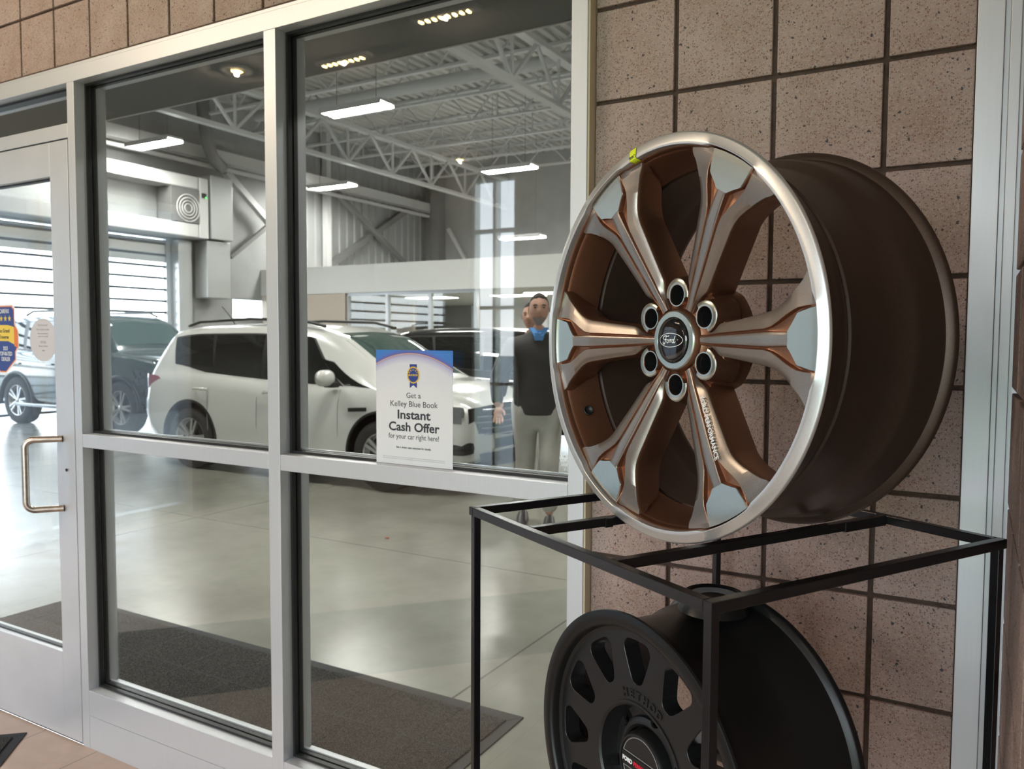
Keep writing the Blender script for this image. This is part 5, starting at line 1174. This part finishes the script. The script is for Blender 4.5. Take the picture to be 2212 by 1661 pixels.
def person(loc, rz, label, jacket, trousers, shoe, hairc, beard, legs, arms, hyaw=0.0, H=1.0, shirt=True):
    e = empty('person', loc, rz); tag(e, label, 'person'); e.scale = (H, H, H)
    # base body: one continuous surface (neck, torso, arms, legs)
    hip = 0.92; V = [(0, 0, hip), (0, 0.0, 1.08), (0, -0.01, 1.28), (0, -0.02, 1.42), (0, -0.01, 1.50), (0, 0.0, 1.56)]; E = [(0, 1), (1, 2), (2, 3), (3, 4), (4, 5)]; Rr = [(0.14, 0.10), (0.13, 0.09), (0.135, 0.09), (0.09, 0.065), (0.056, 0.054), (0.052, 0.052)]
    lg_ = []
    for s, (kn, an) in zip((-1, 1), legs):
        b = len(V); V += [(s*0.09, 0, hip-0.06), kn, an]; E += [(0, b), (b, b+1), (b+1, b+2)]; Rr += [(0.085, 0.09), (0.055, 0.058), (0.036, 0.038)]; lg_.append((V[b], kn, an))
    ar = []
    for s, (el, wr) in zip((-1, 1), arms):
        b = len(V); V += [(s*0.185, -0.02, 1.39), el, wr]; E += [(3, b), (b, b+1), (b+1, b+2)]; Rr += [0.052, 0.042, 0.027]; ar.append((V[b], el, wr))
    skin_mesh('body', V, E, Rr, M_skin, e, 0, 2)
    # trousers
    V = [(0, 0, 1.02), (0, 0, hip-0.02)]; E = [(0, 1)]; Rr = [(0.165, 0.122), (0.172, 0.128)]
    for s, (hp_, kn, an) in zip((-1, 1), lg_):
        b = len(V); V += [(s*0.095, 0.0, hip-0.12), kn, (an[0], an[1], an[2]+0.02)]; E += [(1, b), (b, b+1), (b+1, b+2)]; Rr += [(0.102, 0.108), (0.080, 0.082), (0.070, 0.074)]
    skin_mesh('trousers', V, E, Rr, trousers, e, 0, 2)
    # jacket
    V = [(0, 0, 0.86), (0, 0.0, 1.02), (0, -0.01, 1.26), (0, -0.02, 1.40), (0, -0.02, 1.475), (0, -0.012, 1.515)]; E = [(0, 1), (1, 2), (2, 3), (3, 4), (4, 5)]; Rr = [(0.195, 0.150), (0.180, 0.140), (0.190, 0.142), (0.168, 0.125), (0.110, 0.095), (0.072, 0.070)]
    for s, (sh, el, wr) in zip((-1, 1), ar):
        b = len(V); V += [(s*0.205, -0.02, 1.395), el, tuple(Vector(wr)*0.92+Vector(el)*0.08)]; E += [(3, b), (b, b+1), (b+1, b+2)]; Rr += [0.075, 0.062, 0.047]
    skin_mesh('jacket', V, E, Rr, jacket, e, 1, 2)
    if shirt:
        MB().prism([(-0.040, 0), (0, -0.11), (0.040, 0), (0.03, 0.035), (-0.03, 0.035)], 0, 0.012).xf(Matrix.Translation((0, 0.088, 1.455)) @ Matrix.Rotation(PI/2-0.35, 4, 'X')).build('shirt_front', M_shirt, e)
        for s in (-1, 1): MB().bar((s*0.055, 0.035, 1.525), (s*0.012, 0.092, 1.462), 0.045, 0.012).build('shirt_collar', M_shirt, e)
        MB().lathe([(0.060, 1.45), (0.062, 1.49), (0.060, 1.508), (0.055, 1.51)], 24).build('collar_band', M_shirt, e)
    head(e, 1.665, hyaw, hairc, beard, None)
    for s, (hp_, kn, an) in zip((-1, 1), lg_):
        fz = max(0.045, an[2]-0.035); sh = []
        rows = []
        for i, (y, w, h) in enumerate(((-0.085, 0.018, 0.03), (-0.075, 0.036, 0.075), (0.0, 0.042, 0.085), (0.08, 0.048, 0.055), (0.15, 0.044, 0.038), (0.185, 0.022, 0.022))):
            rows.append([(an[0]+w*math.cos(a), an[1]+y, (fz-0.045)+h*0.5+h*0.5*math.sin(a)) for a in [2*PI*k/12 for k in range(12)]])
        m_ = MB().grid(rows, 0, True, closed=True); m_.add(rows[0], [tuple(range(12))]); m_.add(rows[-1], [tuple(range(12))]); m_.build('shoe', shoe, e)
    for s, (sh_, el, wr) in zip((-1, 1), ar):
        hand(e, 'hand', wr, Vector(wr)-Vector(el), -s)
    return e
faceang = math.atan2(-1.67-3.7, 0.77+2.0)-PI/2
person((-2.13, 3.78, 0), faceang, 'man in charcoal jacket, blue shirt and khaki trousers walking in the bay', M_jacket, M_trou, M_shoe, M_hair, True,
       [((-0.085, 0.10, 0.50), (-0.09, 0.03, 0.08)), ((0.10, -0.02, 0.50), (0.12, -0.16, 0.08))], [((-0.33, -0.06, 1.14), (-0.31, 0.09, 0.92)), ((0.33, -0.06, 1.14), (0.31, 0.08, 0.92))], 0.05)
person((-2.66, 4.62, 0), faceang-0.5, 'person in black jacket and pale trousers walking behind the man in the bay', M_jacket, M_trou_w, M_shoe2, M_hair, False,
       [((-0.10, 0.16, 0.52), (-0.10, 0.22, 0.08)), ((0.10, -0.04, 0.50), (0.10, -0.22, 0.10))], [((-0.32, -0.02, 1.14), (-0.31, 0.15, 0.95)), ((0.32, -0.07, 1.14), (0.31, 0.02, 0.90))], 0.3, H=0.985, shirt=False)
tag(MB().lathe([(0.0001, 0.012), (0.008, 0.010), (0.012, 0.004), (0.010, 0.0), (0.0001, 0.0)], 12).xf(Matrix.Translation((-2.86, 2.84, 0)) @ Matrix.Diagonal((1.4, 1, 1, 1))).build('floor_crumb', mat('red_crumb', (0.45, 0.14, 0.08), 0.8)), 'small reddish brown crumb on the concrete floor', 'debris')

# ------------------------------------------------------------------ entry ceiling lamps (their glow shows in the glass)
def downlight(x, y, lab, long=False, pw=37):
    l = D.lights.new('warm_bulb', 'POINT'); l.energy = pw; l.color = (1.0, 0.81, 0.62); l.shadow_soft_size = 0.010; lo_ = D.objects.new('warm_bulb', l); COL.objects.link(lo_); lo_.location = (x, y, 3.068)
    e = empty('downlight', (x, y, 3.1)); tag(e, lab, 'ceiling light', 'warm lamps in the entry ceiling')
    if long:
        MB().box(-0.20, 0.20, -0.03, 0.03, -0.02, 0.0).build('housing', M_steel_w, e)
        g_ = MB()
        for k in range(8): g_.box(-0.16+0.042*k, -0.145+0.042*k, -0.011, 0.011, -0.03, -0.0201)
        g_.build('lamp', M_warm, e)
    else:
        MB().lathe([(0.10, 0.0), (0.10, -0.012), (0.075, -0.012), (0.07, -0.002)], 32).build('housing', M_steel_w, e)
        MB().lathe([(0.0001, -0.014), (0.033, -0.014), (0.033, -0.012), (0.0001, -0.012)], 24).build('lamp', M_warm, e)
downlight(-3.25, -1.83, 'warm round ceiling lamp left of the door'); downlight(-3.40, -4.55, 'warm round ceiling lamp by the outside windows')
downlight(-1.62, -1.74, 'warm slotted ceiling lamp nearest the wheel rack', True); downlight(-2.53, -2.0, 'warm slotted ceiling lamp in the middle of the entry', True)
downlight(0.0, -2.6, 'added warm round fill lamp on the ceiling behind the wheel rack', pw=14)  # extra fill lamp, out of view, added to brighten the wheel

# ------------------------------------------------------------------ portals (sample the sky through the openings)
def portal(loc, rot, sx_, sy_):
    l = D.lights.new('sky_portal', 'AREA'); l.shape = 'RECTANGLE'; l.size = sx_; l.size_y = sy_; l.cycles.is_portal = True
    o = D.objects.new('sky_portal', l); COL.objects.link(o); o.location = loc; o.rotation_euler = rot
for x0, x1, zt in ((-3.54, -3.12, 3.0), (-1.4, 0.3, 2.55), (0.5, 2.2, 2.55)): portal(((x0+x1)/2, -5.22, zt/2), (PI/2, 0, 0), x1-x0, zt)
portal((-4.92, (LY0+LY1)/2, 1.25), (0, -PI/2, 0), 2.5, LY1-LY0)
portal((XW-0.22, (GY0+GY1)/2, GZ/2), (0, -PI/2, 0), GZ, GY1-GY0)
portal((-9.1, 24.1, 1.25), (-PI/2, 0, 0), 6.3, 2.4)
